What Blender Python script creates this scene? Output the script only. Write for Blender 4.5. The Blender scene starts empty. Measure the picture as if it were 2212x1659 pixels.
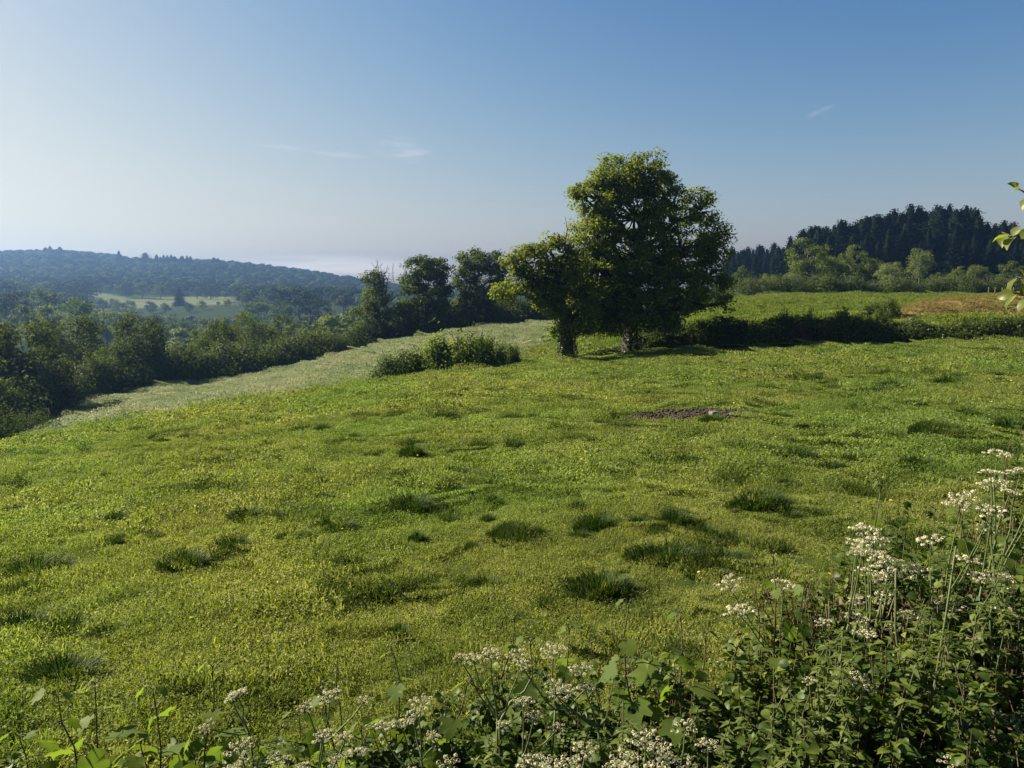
import bpy, math, random
import numpy as np
from mathutils import Vector

# ------------------------------------------------------------------ camera, sky, sun, exposure
W0, H0, F0 = 2212.0, 1659.0, 1662.0          # photograph measured at 2212 x 1659
PITCH = math.radians(7.2)
SUN_AZ, SUN_EL = math.radians(-69), math.radians(36)
scene = bpy.context.scene
cam_d = bpy.data.cameras.new('camera'); cam = bpy.data.objects.new('camera', cam_d)
scene.collection.objects.link(cam); scene.camera = cam
cam_d.sensor_fit = 'HORIZONTAL'; cam_d.sensor_width = 36.0; cam_d.lens = 36.0 * F0 / W0
cam_d.clip_start = 0.05; cam_d.clip_end = 9000
cam.location = (0, 0, 0); cam.rotation_euler = (math.pi / 2 - PITCH, 0, 0)

world = bpy.data.worlds.new('World'); scene.world = world; world.use_nodes = True
wn, wl = world.node_tree.nodes, world.node_tree.links
wn.clear()
w_out = wn.new('ShaderNodeOutputWorld'); w_bg = wn.new('ShaderNodeBackground')
sky = wn.new('ShaderNodeTexSky'); sky.sky_type = 'NISHITA'; sky.sun_disc = False
sky.sun_elevation = SUN_EL; sky.sun_rotation = SUN_AZ
sky.altitude = 120; sky.air_density = 1.0; sky.dust_density = 1.1; sky.ozone_density = 2.0
w_bg.inputs['Strength'].default_value = 0.05
wl.new(w_bg.outputs[0], w_out.inputs['Surface'])
def wmath(op, a, b=None, c=None, clamp=False):
    n = wn.new('ShaderNodeMath'); n.operation = op; n.use_clamp = clamp
    for i, v in enumerate((a, b, c)):
        if v is None: continue
        if isinstance(v, (int, float)): n.inputs[i].default_value = v
        else: wl.new(v, n.inputs[i])
    return n.outputs[0]
w_tc = wn.new('ShaderNodeTexCoord'); w_sep = wn.new('ShaderNodeSeparateXYZ')
wl.new(w_tc.outputs['Generated'], w_sep.inputs[0])
w_az = wmath('ARCTAN2', w_sep.outputs[0], w_sep.outputs[1]); w_el = wmath('ARCSINE', w_sep.outputs[2])
def sky_angles(px, py):
    u, v = (px - W0 / 2) / F0, (py - H0 / 2) / F0
    y, z = math.cos(PITCH) - v * math.sin(PITCH), -math.sin(PITCH) - v * math.cos(PITCH)
    return math.atan2(u, y), math.atan2(z, math.hypot(u, y))
def wisp(px, py, wpx, hpx, tilt, strength, fx, fy, seed, lo=0.42, hi=0.72):
    a0, e0 = sky_angles(px, py); sa, se = wpx / F0, hpx / F0
    da, de = wmath('SUBTRACT', w_az, a0), wmath('SUBTRACT', w_el, e0)
    de = wmath('SUBTRACT', de, wmath('MULTIPLY', da, tilt))
    q = wmath('ADD', wmath('POWER', wmath('ABSOLUTE', wmath('DIVIDE', da, sa)), 2.0),
              wmath('POWER', wmath('ABSOLUTE', wmath('DIVIDE', de, se)), 2.0))
    m = wmath('SUBTRACT', 1.0, q, clamp=True)
    cmb = wn.new('ShaderNodeCombineXYZ')
    wl.new(wmath('MULTIPLY', da, fx), cmb.inputs[0]); wl.new(wmath('MULTIPLY', de, fy), cmb.inputs[1])
    cmb.inputs[2].default_value = seed
    nz = wn.new('ShaderNodeTexNoise'); nz.inputs['Scale'].default_value = 1.0
    nz.inputs['Detail'].default_value = 5; nz.inputs['Distortion'].default_value = 0.7
    wl.new(cmb.outputs[0], nz.inputs['Vector'])
    mr = wn.new('ShaderNodeMapRange'); mr.inputs[1].default_value = lo; mr.inputs[2].default_value = hi
    wl.new(nz.outputs['Fac'], mr.inputs[0])
    return wmath('MULTIPLY', wmath('MULTIPLY', m, mr.outputs[0]), strength)
cl = wisp(612, 318, 62, 5, -0.03, 0.5, 18, 300, 1.0, 0.2, 0.6)
for args in ((735, 334, 66, 6, -0.06, 0.65, 20, 260, 5.2, 0.2, 0.7), (860, 322, 80, 30, -0.12, 0.42, 22, 150, 9.1),
             (890, 332, 46, 8, 0.12, 0.45, 25, 200, 3.3, 0.3, 0.65), (1772, 240, 28, 6, 0.35, 0.25, 40, 260, 7.7, 0.2, 0.6)):
    cl = wmath('ADD', cl, wisp(*args), clamp=True)
low = wisp(715, 578, 290, 28, 0.0, 0.95, 9, 160, 12.4, 0.2, 0.5)
def wmix(fac, a, col):
    m = wn.new('ShaderNodeMix'); m.data_type = 'RGBA'
    wl.new(fac, m.inputs[0]); wl.new(a, m.inputs[6]); m.inputs[7].default_value = col
    return m.outputs[2]
s_sep, s_cmb = wn.new('ShaderNodeSeparateColor'), wn.new('ShaderNodeCombineColor')   # deepen the blue away from the sun
wl.new(sky.outputs[0], s_sep.inputs[0])
for ch, (t_, k_, g_, m_) in enumerate(((.95, 3.8, 2.34, 1.08), (.96, 2.02, 1.88, 1.18), (1.08, 2.75, 2.2, .8))):
    t = wmath('MULTIPLY', wmath('POWER', wmath('MULTIPLY', s_sep.outputs[ch], t_ * .155), g_), k_)
    wl.new(wmath('DIVIDE', t, wmath('MULTIPLY_ADD', t, .1625 / m_, .1625)), s_cmb.inputs[ch])
c1 = wmix(cl, s_cmb.outputs[0], (4.4, 4.5, 5.0, 1))
c2 = wmix(low, c1, (7.6, 6.6, 5.6, 1))
wl.new(c2, w_bg.inputs['Color'])

sun_d = bpy.data.lights.new('sun', 'SUN'); sun = bpy.data.objects.new('sun', sun_d)
scene.collection.objects.link(sun)
SUN = Vector((math.sin(SUN_AZ) * math.cos(SUN_EL), math.cos(SUN_AZ) * math.cos(SUN_EL), math.sin(SUN_EL)))
sun.rotation_euler = SUN.to_track_quat('Z', 'Y').to_euler(); sun.location = SUN * 50
sun_d.energy = 5.0; sun_d.angle = math.radians(0.6); sun_d.color = (1.0, 0.91, 0.74)
vs = scene.view_settings
vs.view_transform = 'Standard'; vs.look = 'None'; vs.gamma = 1.0; vs.use_curve_mapping = False
vs.exposure = 1.7
cy = scene.cycles
cy.use_denoising = True
try:
    cy.denoiser = 'OPENIMAGEDENOISE'; cy.denoising_input_passes = 'RGB_ALBEDO_NORMAL'
except Exception: pass
cy.max_bounces = 6; cy.diffuse_bounces = 3; cy.glossy_bounces = 2; cy.transmission_bounces = 4
cy.volume_bounces = 0; cy.transparent_max_bounces = 4; cy.sample_clamp_indirect = 4.0
cy.use_adaptive_sampling = True; cy.adaptive_threshold = 0.01

# ------------------------------------------------------------------ helpers
rng = np.random.default_rng(7)
random.seed(7)
COL = scene.collection

def D(px, py):
    u, v = (px - W0 / 2) / F0, (py - H0 / 2) / F0
    d = np.array([u, math.cos(PITCH) - v * math.sin(PITCH), -math.sin(PITCH) - v * math.cos(PITCH)])
    return d / d[1]
def P(px, py, Y): return D(px, py) * Y
def px_of(p):
    x, y, z = p
    f = y * math.cos(PITCH) - z * math.sin(PITCH); up = y * math.sin(PITCH) + z * math.cos(PITCH)
    return W0 / 2 + F0 * x / f, H0 / 2 - F0 * up / f

class MB:
    """collects vertices, quads and triangles of one mesh"""
    def __init__(s): s.V, s.Q, s.T, s.n = [], [], [], 0
    def add(s, V, Q=None, T=None):
        V = np.asarray(V, float)
        if Q is not None and len(Q): s.Q.append(np.asarray(Q) + s.n)
        if T is not None and len(T): s.T.append(np.asarray(T) + s.n)
        s.V.append(V); s.n += len(V)
    def mesh(s, name, mat, smooth=False):
        me = bpy.data.meshes.new(name)
        if not s.V: return me
        V = np.concatenate(s.V)
        Q = np.concatenate(s.Q) if s.Q else np.zeros((0, 4), int)
        T = np.concatenate(s.T) if s.T else np.zeros((0, 3), int)
        me.vertices.add(len(V)); me.vertices.foreach_set('co', V.astype(np.float32).ravel())
        loops = np.concatenate([Q.ravel(), T.ravel()]).astype(np.int32)
        me.loops.add(len(loops)); me.loops.foreach_set('vertex_index', loops)
        st = np.concatenate([np.arange(len(Q)) * 4, len(Q) * 4 + np.arange(len(T)) * 3]).astype(np.int32)
        me.polygons.add(len(st)); me.polygons.foreach_set('loop_start', st)
        if smooth: me.polygons.foreach_set('use_smooth', np.ones(len(st), bool))
        me.update(calc_edges=True)
        if mat: me.materials.append(mat)
        return me

def link(name, data, parent=None, loc=(0, 0, 0), rz=0.0, sc=(1, 1, 1)):
    o = bpy.data.objects.new(name, data); COL.objects.link(o)
    if parent: o.parent = parent
    o.location = loc; o.rotation_euler = (0, 0, rz); o.scale = sc
    return o
def tag(o, label=None, cat=None, group=None, kind=None):
    if label: o['label'] = label
    if cat: o['category'] = cat
    if group: o['group'] = group
    if kind: o['kind'] = kind
    return o
def thing(name, parts, label, cat, loc, rz=0.0, sc=(1, 1, 1), group=None):
    """Empty at the base with one child per (part name, mesh[, kind])"""
    o = link(name, None, None, loc, rz, sc); o.empty_display_size = 0.2
    tag(o, label, cat, group)
    for p in parts:
        c = link(p[0], p[1], o)
        if len(p) > 2 and p[2]: c['kind'] = p[2]
    return o

def unit(v): return v / np.maximum(np.linalg.norm(v, axis=-1, keepdims=True), 1e-9)
def tube(mb, path, rad, sides=6, cap=True):
    path = np.asarray(path, float); k = len(path); rad = np.broadcast_to(rad, (k,))
    t = unit(np.gradient(path, axis=0))
    ref = np.array([0.31, 0.87, 0.12]) if abs(t[0][1]) < .8 else np.array([.9, .1, .2])
    a = unit(np.cross(t, ref)); b = np.cross(t, a)
    th = np.arange(sides) * 2 * np.pi / sides
    V = path[:, None] + rad[:, None, None] * (np.cos(th)[None, :, None] * a[:, None] + np.sin(th)[None, :, None] * b[:, None])
    i = np.arange(k - 1)[:, None] * sides; j = np.arange(sides)[None]
    jn = (j + 1) % sides
    Q = np.stack([i + j, i + jn, i + sides + jn, i + sides + j], -1).reshape(-1, 4)
    V = V.reshape(-1, 3)
    T = None
    if cap:
        V = np.concatenate([V, path[-1:]]); l = (k - 1) * sides
        T = np.stack([l + np.arange(sides), l + (np.arange(sides) + 1) % sides, np.full(sides, k * sides)], -1)
    mb.add(V, Q, T)
def bend(a, b, n=5, sag=0.0, wob=0.0, r=rng):
    a, b = np.asarray(a, float), np.asarray(b, float)
    t = np.linspace(0, 1, n)[:, None]; p = a + (b - a) * t
    p[:, 2] += sag * 4 * (t * (1 - t))[:, 0]
    if wob: p[1:-1] += r.normal(0, wob, (n - 2, 3))
    return p
def frames(nrm, r=rng, direction=None):
    """orthonormal frames with z = nrm and a random (or given) y"""
    n = len(nrm); z = unit(nrm)
    d = r.normal(size=(n, 3)) if direction is None else direction
    y = unit(d - z * np.sum(d * z, 1, keepdims=True)); x = np.cross(y, z)
    return np.stack([x, y, z], -1)
def scatter(mb, TV, TQ, TT, pos, fr, size):
    n, k = len(pos), len(TV); size = np.broadcast_to(size, (n,))
    V = np.einsum('nij,kj->nki', fr, TV) * size[:, None, None] + pos[:, None]
    off = (np.arange(n) * k)[:, None, None]
    Q = (np.asarray(TQ)[None] + off).reshape(-1, 4) if TQ is not None and len(TQ) else None
    T = (np.asarray(TT)[None] + off).reshape(-1, 3) if TT is not None and len(TT) else None
    mb.add(V.reshape(-1, 3), Q, T)

def vnoise(x, y, seed=0):
    xi, yi = np.floor(x), np.floor(y); fx, fy = x - xi, y - yi
    fx, fy = fx * fx * (3 - 2 * fx), fy * fy * (3 - 2 * fy)
    def h(a, b):
        s = np.sin(a * 127.1 + b * 311.7 + seed * 74.7) * 43758.5453
        return s - np.floor(s)
    return (h(xi, yi) * (1 - fx) + h(xi + 1, yi) * fx) * (1 - fy) + (h(xi, yi + 1) * (1 - fx) + h(xi + 1, yi + 1) * fx) * fy
def fbm(x, y, seed=0, o=3):
    s, a, t = 0, 1.0, 0
    for i in range(o): s = s + a * (vnoise(x * 2 ** i, y * 2 ** i, seed + i) - .5); t += a; a *= .5
    return s / t * 2
def sstep(a, b, x):
    t = np.clip((x - a) / (b - a), 0, 1); return t * t * (3 - 2 * t)

# ------------------------------------------------------------------ materials
def nmat(name):
    m = bpy.data.materials.new(name); m.use_nodes = True
    n, l = m.node_tree.nodes, m.node_tree.links; n.clear()
    o = n.new('ShaderNodeOutputMaterial'); return m, n, l, o
def ramp(n, l, fac, cols):
    r = n.new('ShaderNodeValToRGB'); els = r.color_ramp.elements
    while len(els) < len(cols): els.new(0.5)
    for e, (p, c) in zip(els, cols): e.position = p; e.color = (*c, 1)
    l.new(fac, r.inputs[0]); return r.outputs[0]
def mixc(n, l, fac, a, b, blend='MIX'):
    m = n.new('ShaderNodeMix'); m.data_type = 'RGBA'; m.blend_type = blend
    for i, v in ((0, fac), (6, a), (7, b)):
        if hasattr(v, 'is_linked'): l.new(v, m.inputs[i])
        elif i == 0: m.inputs[0].default_value = v
        else: m.inputs[i].default_value = (*v, 1)
    return m.outputs[2]
def noise(n, l, scale, detail=3, vec=None, dist=0):
    t = n.new('ShaderNodeTexNoise'); t.inputs['Scale'].default_value = scale
    t.inputs['Detail'].default_value = detail; t.inputs['Distortion'].default_value = dist
    if vec is not None: l.new(vec, t.inputs['Vector'])
    return t.outputs['Fac']
def leaf_mat(name, cols, trans=0.45, gloss=0.012, rough=0.5, tcol=1.25, objvar=0.25, patch=None, patchcols=None, yellow=True, patch2=None):
    """diffuse + translucent + a little gloss; colour varies per leaf and per plant"""
    m, n, l, o = nmat(name)
    g = n.new('ShaderNodeNewGeometry'); oi = n.new('ShaderNodeObjectInfo')
    a = n.new('ShaderNodeMath'); a.operation = 'MULTIPLY_ADD'
    l.new(oi.outputs['Random'], a.inputs[0]); a.inputs[1].default_value = objvar
    b = n.new('ShaderNodeMath'); b.operation = 'MULTIPLY'
    l.new(g.outputs['Random Per Island'], b.inputs[0]); b.inputs[1].default_value = 1 - objvar
    l.new(b.outputs[0], a.inputs[2])
    c = ramp(n, l, a.outputs[0], cols)
    if patch:
        f = noise(n, l, patch, 4, g.outputs['Position'])
        mr = n.new('ShaderNodeMapRange'); mr.inputs[1].default_value = .38; mr.inputs[2].default_value = .62
        l.new(f, mr.inputs[0])
        c = mixc(n, l, mr.outputs[0], c, mixc(n, l, 1.0, c, patchcols, 'MULTIPLY'))
    if patch2:
        f = noise(n, l, patch2[0], 3, g.outputs['Position'])
        mr = n.new('ShaderNodeMapRange'); mr.inputs[1].default_value = .48; mr.inputs[2].default_value = .62; l.new(f, mr.inputs[0])
        c = mixc(n, l, mr.outputs[0], c, mixc(n, l, 1.0, c, patch2[1], 'MULTIPLY'))
    d = n.new('ShaderNodeBsdfDiffuse'); l.new(c, d.inputs[0])
    t = n.new('ShaderNodeBsdfTranslucent')
    tc = mixc(n, l, 1.0, c, (tcol * 1.0, tcol * 1.05, tcol * .4) if yellow else (tcol,) * 3, 'MULTIPLY'); l.new(tc, t.inputs[0])
    mx = n.new('ShaderNodeMixShader'); mx.inputs[0].default_value = trans
    l.new(d.outputs[0], mx.inputs[1]); l.new(t.outputs[0], mx.inputs[2])
    gl = n.new('ShaderNodeBsdfGlossy'); gl.inputs['Roughness'].default_value = rough
    gl.inputs[0].default_value = (1, 1, .95, 1)
    m2 = n.new('ShaderNodeMixShader'); lw = n.new('ShaderNodeLayerWeight'); lw.inputs[0].default_value = .5
    pw = n.new('ShaderNodeMath'); pw.operation = 'POWER'; l.new(lw.outputs['Facing'], pw.inputs[0]); pw.inputs[1].default_value = 3.0
    gm = n.new('ShaderNodeMath'); gm.operation = 'MULTIPLY_ADD'; l.new(pw.outputs[0], gm.inputs[0]); gm.inputs[1].default_value = gloss * 2.2; gm.inputs[2].default_value = gloss * .22
    l.new(gm.outputs[0], m2.inputs[0])
    l.new(mx.outputs[0], m2.inputs[1]); l.new(gl.outputs[0], m2.inputs[2])
    l.new(m2.outputs[0], o.inputs[0]); return m
def bark_mat(name, c0, c1, scale=14):
    m, n, l, o = nmat(name); tc = n.new('ShaderNodeTexCoord')
    mp = n.new('ShaderNodeMapping'); mp.inputs['Scale'].default_value = (1, 1, .25); l.new(tc.outputs['Object'], mp.inputs[0])
    f = noise(n, l, scale, 6, mp.outputs[0], 0.5)
    b = n.new('ShaderNodeBsdfPrincipled'); b.inputs['Roughness'].default_value = .9
    l.new(ramp(n, l, f, [(.3, c0), (.7, c1)]), b.inputs['Base Color'])
    bp = n.new('ShaderNodeBump'); bp.inputs['Strength'].default_value = .7; bp.inputs['Distance'].default_value = .05
    l.new(f, bp.inputs['Height']); l.new(bp.outputs[0], b.inputs['Normal']); l.new(b.outputs[0], o.inputs[0]); return m

M_OAK = leaf_mat('oak_leaves', [(0, (.06, .085, .014)), (.5, (.12, .15, .024)), (1, (.20, .22, .045))], .52)
M_POLL = leaf_mat('young_oak_leaves', [(0, (.07, .09, .016)), (.5, (.135, .16, .03)), (1, (.21, .22, .05))], .5)
M_DARK = leaf_mat('dark_leaves', [(0, (.028, .045, .012)), (.5, (.055, .08, .018)), (1, (.105, .13, .03))], .45)
M_MID = leaf_mat('sunlit_hedge_leaves', [(0, (.045, .07, .016)), (.5, (.085, .115, .024)), (1, (.14, .165, .04))], .42)  # brighter copy of the hedge leaf colour, with sunlight put into it
M_PALE = leaf_mat('pale_leaves', [(0, (.08, .105, .035)), (.5, (.12, .15, .05)), (1, (.17, .19, .075))], .4)
M_SHRUB = leaf_mat('shrub_leaves', [(0, (.06, .09, .018)), (.5, (.11, .15, .03)), (1, (.18, .21, .05))], .45)
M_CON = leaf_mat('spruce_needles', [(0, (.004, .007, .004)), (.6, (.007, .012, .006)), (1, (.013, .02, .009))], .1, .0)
M_IVY = leaf_mat('ivy_leaves', [(0, (.026, .042, .010)), (.6, (.06, .085, .02)), (1, (.13, .15, .045))], .4, .035, .36)
M_REDB = leaf_mat('russet_leaves', [(0, (.05, .022, .016)), (.5, (.09, .045, .03)), (1, (.06, .07, .03))], .3, .05)
M_FOREST = leaf_mat('forest_leaves', [(0, (.012, .02, .008)), (.5, (.022, .034, .012)), (1, (.045, .052, .018))], .3, .01, objvar=.7)
M_HEDGE = leaf_mat('shaded_hedge_leaves', [(0, (.03, .048, .014)), (.5, (.055, .076, .018)), (1, (.10, .12, .03))], .42, .01)  # darker copy of the hedge leaf colour, with backlit shade put into it
M_BARK = bark_mat('bark', (.035, .028, .02), (.10, .085, .065))
M_BARKD = bark_mat('dark_bark', (.02, .016, .012), (.055, .046, .036))
M_TWIG = bark_mat('dead_wood', (.06, .05, .04), (.13, .115, .095))

# ------------------------------------------------------------------ terrain height
def tps_fit(X, v, reg=1e-4):
    n = len(X); d = np.linalg.norm(X[:, None] - X[None], axis=-1)
    K = np.where(d > 0, d * d * np.log(np.maximum(d, 1e-9)), 0) + np.eye(n) * reg
    A = np.zeros((n + 3, n + 3)); A[:n, :n] = K; A[:n, n] = 1; A[:n, n + 1:] = X
    A[n, :n] = 1; A[n + 1:, :n] = X.T
    w = np.linalg.solve(A, np.concatenate([v, np.zeros(3)]))
    return X, w
def tps_eval(f, Q):
    X, w = f; n = len(X); out = np.zeros(len(Q))
    for s in range(0, len(Q), 20000):
        q = Q[s:s + 20000]; d = np.linalg.norm(q[:, None] - X[None], axis=-1)
        K = np.where(d > 0, d * d * np.log(np.maximum(d, 1e-9)), 0)
        out[s:s + 20000] = K @ w[:n] + w[n] + q @ w[n + 1:]
    return out
NEAR = [P(*a) for a in ((0, 975, 30), (300, 925, 38), (550, 870, 42), (800, 830, 44), (1000, 803, 46), (1220, 786, 48),
                        (1360, 762, 52), (1600, 757, 49), (1850, 748, 47), (2212, 741, 45), (0, 1350, 6.2), (1106, 1000, 11.6))]
NEAR += [np.array(a, float) for a in ((0, 4, -2.35), (3.5, 4, -2.2), (-3.5, 4, -2.5), (12, 12, -2.05), (35, 20, -1.2), (-35, 30, -10.5), (-12, 8, -3.9), (0, 25, -3.55), (45, 45, -2.2))]
NEAR = np.array(NEAR)
f_near = tps_fit(NEAR[:, :2] / 20, NEAR[:, 2])
FAR_PX = [(0, 960, 60), (100, 940, 52), (300, 900, 58), (150, 885, 75), (300, 838, 86), (480, 825, 90), (630, 797, 98), (780, 757, 110),
          (1000, 714, 118), (1180, 701, 122), (450, 885, 52), (700, 835, 58), (900, 775, 70), (1130, 748, 68), (1300, 738, 64),
          (1450, 712, 62), (1600, 694, 62), (1600, 641, 150), (1900, 692, 58), (2212, 690, 56), (1900, 637, 150), (2212, 634, 150),
          (1300, 690, 105), (-250, 1010, 60),
          (230, 662, 620), (350, 652, 660), (400, 674, 560), (500, 647, 680), (260, 638, 720), (650, 684, 450), (100, 650, 620)]
FAR = [P(*a) for a in FAR_PX]
def gp(px, Y, z): FAR.append(np.array([(px - W0 / 2) / F0 * Y, Y, z]))
for a in ((0, 130, -18), (300, 140, -19), (700, 150, -16), (1100, 160, -10), (1400, 160, -5), (0, 200, -20), (300, 210, -25), (700, 200, -22), (1100, 210, -13), (1400, 200, -7),
          (1700, 210, -1), (2212, 210, 1), (0, 300, -14), (150, 300, -15), (400, 400, -31), (800, 400, -28), (1200, 400, -17), (1600, 380, -2), (1750, 270, 0), (2000, 270, 2.5), (2212, 280, 2),
          (1900, 400, 9), (2212, 450, 8), (0, 900, 8), (300, 950, 4), (600, 900, -6), (850, 900, -14), (1200, 900, -25), (1700, 900, 0), (2212, 900, 5),
          (0, 1250, 42), (150, 1250, 45), (300, 1250, 29), (468, 1250, 28), (630, 1300, 18), (770, 1350, 3), (900, 1450, -14), (1200, 1500, -25), (2212, 1500, -10),
          (0, 2500, -10), (700, 2500, -30), (1400, 2500, -35), (2212, 2500, -30), (-500, 400, -15), (-500, 1200, 40), (2700, 300, 4), (2700, 1000, 5)): gp(*a)
FAR = np.array(FAR)
def polar(X, Y):
    r = np.hypot(X, Y); az = np.clip(np.arctan2(X, Y), -.85, .85)
    return np.stack([az * 2.2, np.log(np.maximum(r, 1))], -1), r
fq, fr_ = polar(FAR[:, 0], FAR[:, 1])
f_far = tps_fit(fq, (FAR[:, 2] + 2.35) / fr_ * 10)
BROW = np.array([(-4000, 24), (-1500, 25), (-600, 26), (0, 31), (300, 39), (550, 43), (800, 45), (1000, 47), (1220, 49.5), (1360, 53.5), (1600, 51), (1850, 49), (2212, 47), (3000, 45), (6000, 42)], float)
def H(x, y, fine=True):
    x = np.atleast_1d(np.asarray(x, float)); y = np.atleast_1d(np.asarray(y, float))
    q, r = polar(x, y)
    px = W0 / 2 + F0 * x / np.maximum(y, .3 * np.abs(x) + .1)
    yb = np.interp(px, BROW[:, 0], BROW[:, 1])
    zn = tps_eval(f_near, np.stack([np.clip(x, -45, 55), np.clip(y, 0, 60)], -1) / 20)
    zf = tps_eval(f_far, q) * r / 10 - 2.35
    w = sstep(-0.6, 3.2, y - yb)
    back = sstep(.95, 1.6, np.abs(np.arctan2(x, y)))
    zf = zf * (1 - back) + (-4.0) * back
    z = zn * (1 - w) + zf * w
    bank = sstep(3.1, 1.2, y + .12 * np.sin(x * 2.1))
    z = z * (1 - bank) + (-1.62) * bank
    if fine:
        k = sstep(2.8, 5, y)
        z = z + k * sstep(400, 60, r) * (.08 * fbm(x * .9, y * .9, 3) + .13 * fbm(x * .16, y * .16, 9))
        z = z + sstep(150, 500, r) * 1.6 * fbm(x * .01, y * .01, 5)
    return z
def h1(x, y): return float(H(x, y)[0])
def ground_px(px, py, y0=3.2, y1=300):
    """first point of the terrain on the ray through a pixel"""
    d = D(px, py); Y = np.geomspace(y0, y1, 900)
    below = Y * d[2] <= H(Y * d[0], Y)
    i = int(np.argmax(below)) if below.any() else len(Y) - 1
    p = d * Y[i]; return np.array([p[0], p[1], h1(p[0], p[1])])

# ground sheet, finer towards the view
azs = np.concatenate([np.linspace(-math.pi, -.95, 50, endpoint=False), np.linspace(-.95, .95, 330), np.linspace(.95, math.pi, 50)[1:-1]])
rs = np.concatenate([[.02, .3, .7, 1.0], np.geomspace(1.3, 60, 300), np.geomspace(60.8, 2500, 230)])
A, R = np.meshgrid(azs, rs); GX, GY = (R * np.sin(A)).ravel(), (R * np.cos(A)).ravel()
GZ = H(GX, GY)
na, nr = len(azs), len(rs)
i = np.arange(nr - 1)[:, None] * na; j = np.arange(na)[None]; jn = (j + 1) % na
gq = np.stack([i + j, i + na + j, i + na + jn, i + jn], -1).reshape(-1, 4)[:, ::-1]
mb = MB(); mb.add(np.stack([GX, GY, GZ], -1), gq)
MUD = ground_px(1508, 893)
# ground colours of the different pieces of land
px = W0 / 2 + F0 * GX / np.maximum(GY, .3 * np.abs(GX) + .1); yb = np.interp(px, BROW[:, 0], BROW[:, 1]); rr = np.hypot(GX, GY)
base = np.tile(np.array([.04, .05, .012]), (len(GX), 1))
def paint(w, c):
    global base
    w = np.clip(w, 0, 1)[:, None]; base = base * (1 - w) + np.array(c) * w
wf = sstep(0, 2.5, GY - yb)
paint(wf * sstep(1500, 1000, px), (.24, .225, .11))  # pale field, brightness of backlit dew included in the ground colour
paint(wf * sstep(1000, 1500, px), (.075, .105, .022))
paint(sstep(118, 150, rr) * sstep(1500, 1250, px), (.03, .042, .018))
paint(sstep(160, 190, rr) * sstep(1250, 1500, px), (.035, .05, .018))
clear = sstep(185, 205, px) * sstep(520, 495, px) * sstep(575, 600, GY + 25 * np.sin(GX * .03)) * sstep(735, 715, GY + 20 * np.sin(GX * .05))
paint(clear, (.11, .125, .06))
me_d = ((GX - MUD[0]) / 1.75) ** 2 + ((GY - MUD[1]) / 1.15) ** 2 + .5 * fbm(GX * 2, GY * 2, 4)
paint(sstep(1.05, .8, me_d), (.048, .039, .029))
paint(sstep(3.4, 2.6, GY), (.03, .032, .012))  # bank soil darkened: shade under the weeds put into the colour
m, n, l, o = nmat('ground')
at = n.new('ShaderNodeAttribute'); at.attribute_name = 'land'
g = n.new('ShaderNodeNewGeometry')
f1 = noise(n, l, 1.3, 6, g.outputs['Position']); f2 = noise(n, l, .11, 4, g.outputs['Position'])
c = mixc(n, l, 1.0, at.outputs['Color'], ramp(n, l, f1, [(.3, (.55, .58, .6)), (.7, (1.35, 1.3, 1.2))]), 'MULTIPLY')
c = mixc(n, l, 1.0, c, ramp(n, l, f2, [(.35, (.8, .9, .85)), (.65, (1.2, 1.08, 1.0))]), 'MULTIPLY')
b = n.new('ShaderNodeBsdfPrincipled'); b.inputs['Roughness'].default_value = 1.0; b.inputs['Specular IOR Level'].default_value = 0.0; l.new(c, b.inputs['Base Color'])
bp = n.new('ShaderNodeBump'); bp.inputs['Strength'].default_value = .8; bp.inputs['Distance'].default_value = .12
l.new(noise(n, l, 4.0, 6, g.outputs['Position']), bp.inputs['Height']); l.new(bp.outputs[0], b.inputs['Normal'])
l.new(b.outputs[0], o.inputs[0]); M_GROUND = m
gme = mb.mesh('ground', M_GROUND, True)
ca = gme.color_attributes.new('land', 'FLOAT_COLOR', 'POINT')
ca.data.foreach_set('color', np.concatenate([base, np.ones((len(base), 1))], 1).astype(np.float32).ravel())
tag(link('ground', gme), 'rolling pasture hillside falling into a wooded valley', 'ground', kind='structure')

# ------------------------------------------------------------------ leaf and grass shapes
RH_V = np.array([(0, 0, 0), (.34, .45, .09), (0, 1, -.06), (-.34, .45, .09)]); RH_V = RH_V - np.array([0, .5, 0])
RH_Q = [(0, 1, 2, 3)]
def blades(mb, pos, h, w, lean, r=rng, segs=2):
    """grass blades: tapering bent strips"""
    n = len(pos); a = r.uniform(0, 2 * np.pi, n); side = np.stack([np.cos(a), np.sin(a), 0 * a], -1)
    la = r.uniform(0, 2 * np.pi, n); ld = np.stack([np.cos(la), np.sin(la), 0 * la], -1) * (lean * h)[:, None]
    up = np.zeros((n, 3)); up[:, 2] = h
    w = np.broadcast_to(w, (n,))[:, None]
    if segs == 1:
        V = np.stack([pos - side * w / 2, pos + side * w / 2, pos + up + ld], 1); mb.add(V.reshape(-1, 3), None, (np.arange(n) * 3)[:, None] + np.arange(3)); return
    m_ = pos + up * .55 + ld * .3; tip = pos + up + ld
    V = np.stack([pos - side * w / 2, pos + side * w / 2, m_ + side * w * .4, m_ - side * w * .4, tip], 1)
    o_ = (np.arange(n) * 5)[:, None]
    mb.add(V.reshape(-1, 3), o_ + np.array([0, 1, 2, 3]), o_ + np.array([3, 2, 4]))

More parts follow.
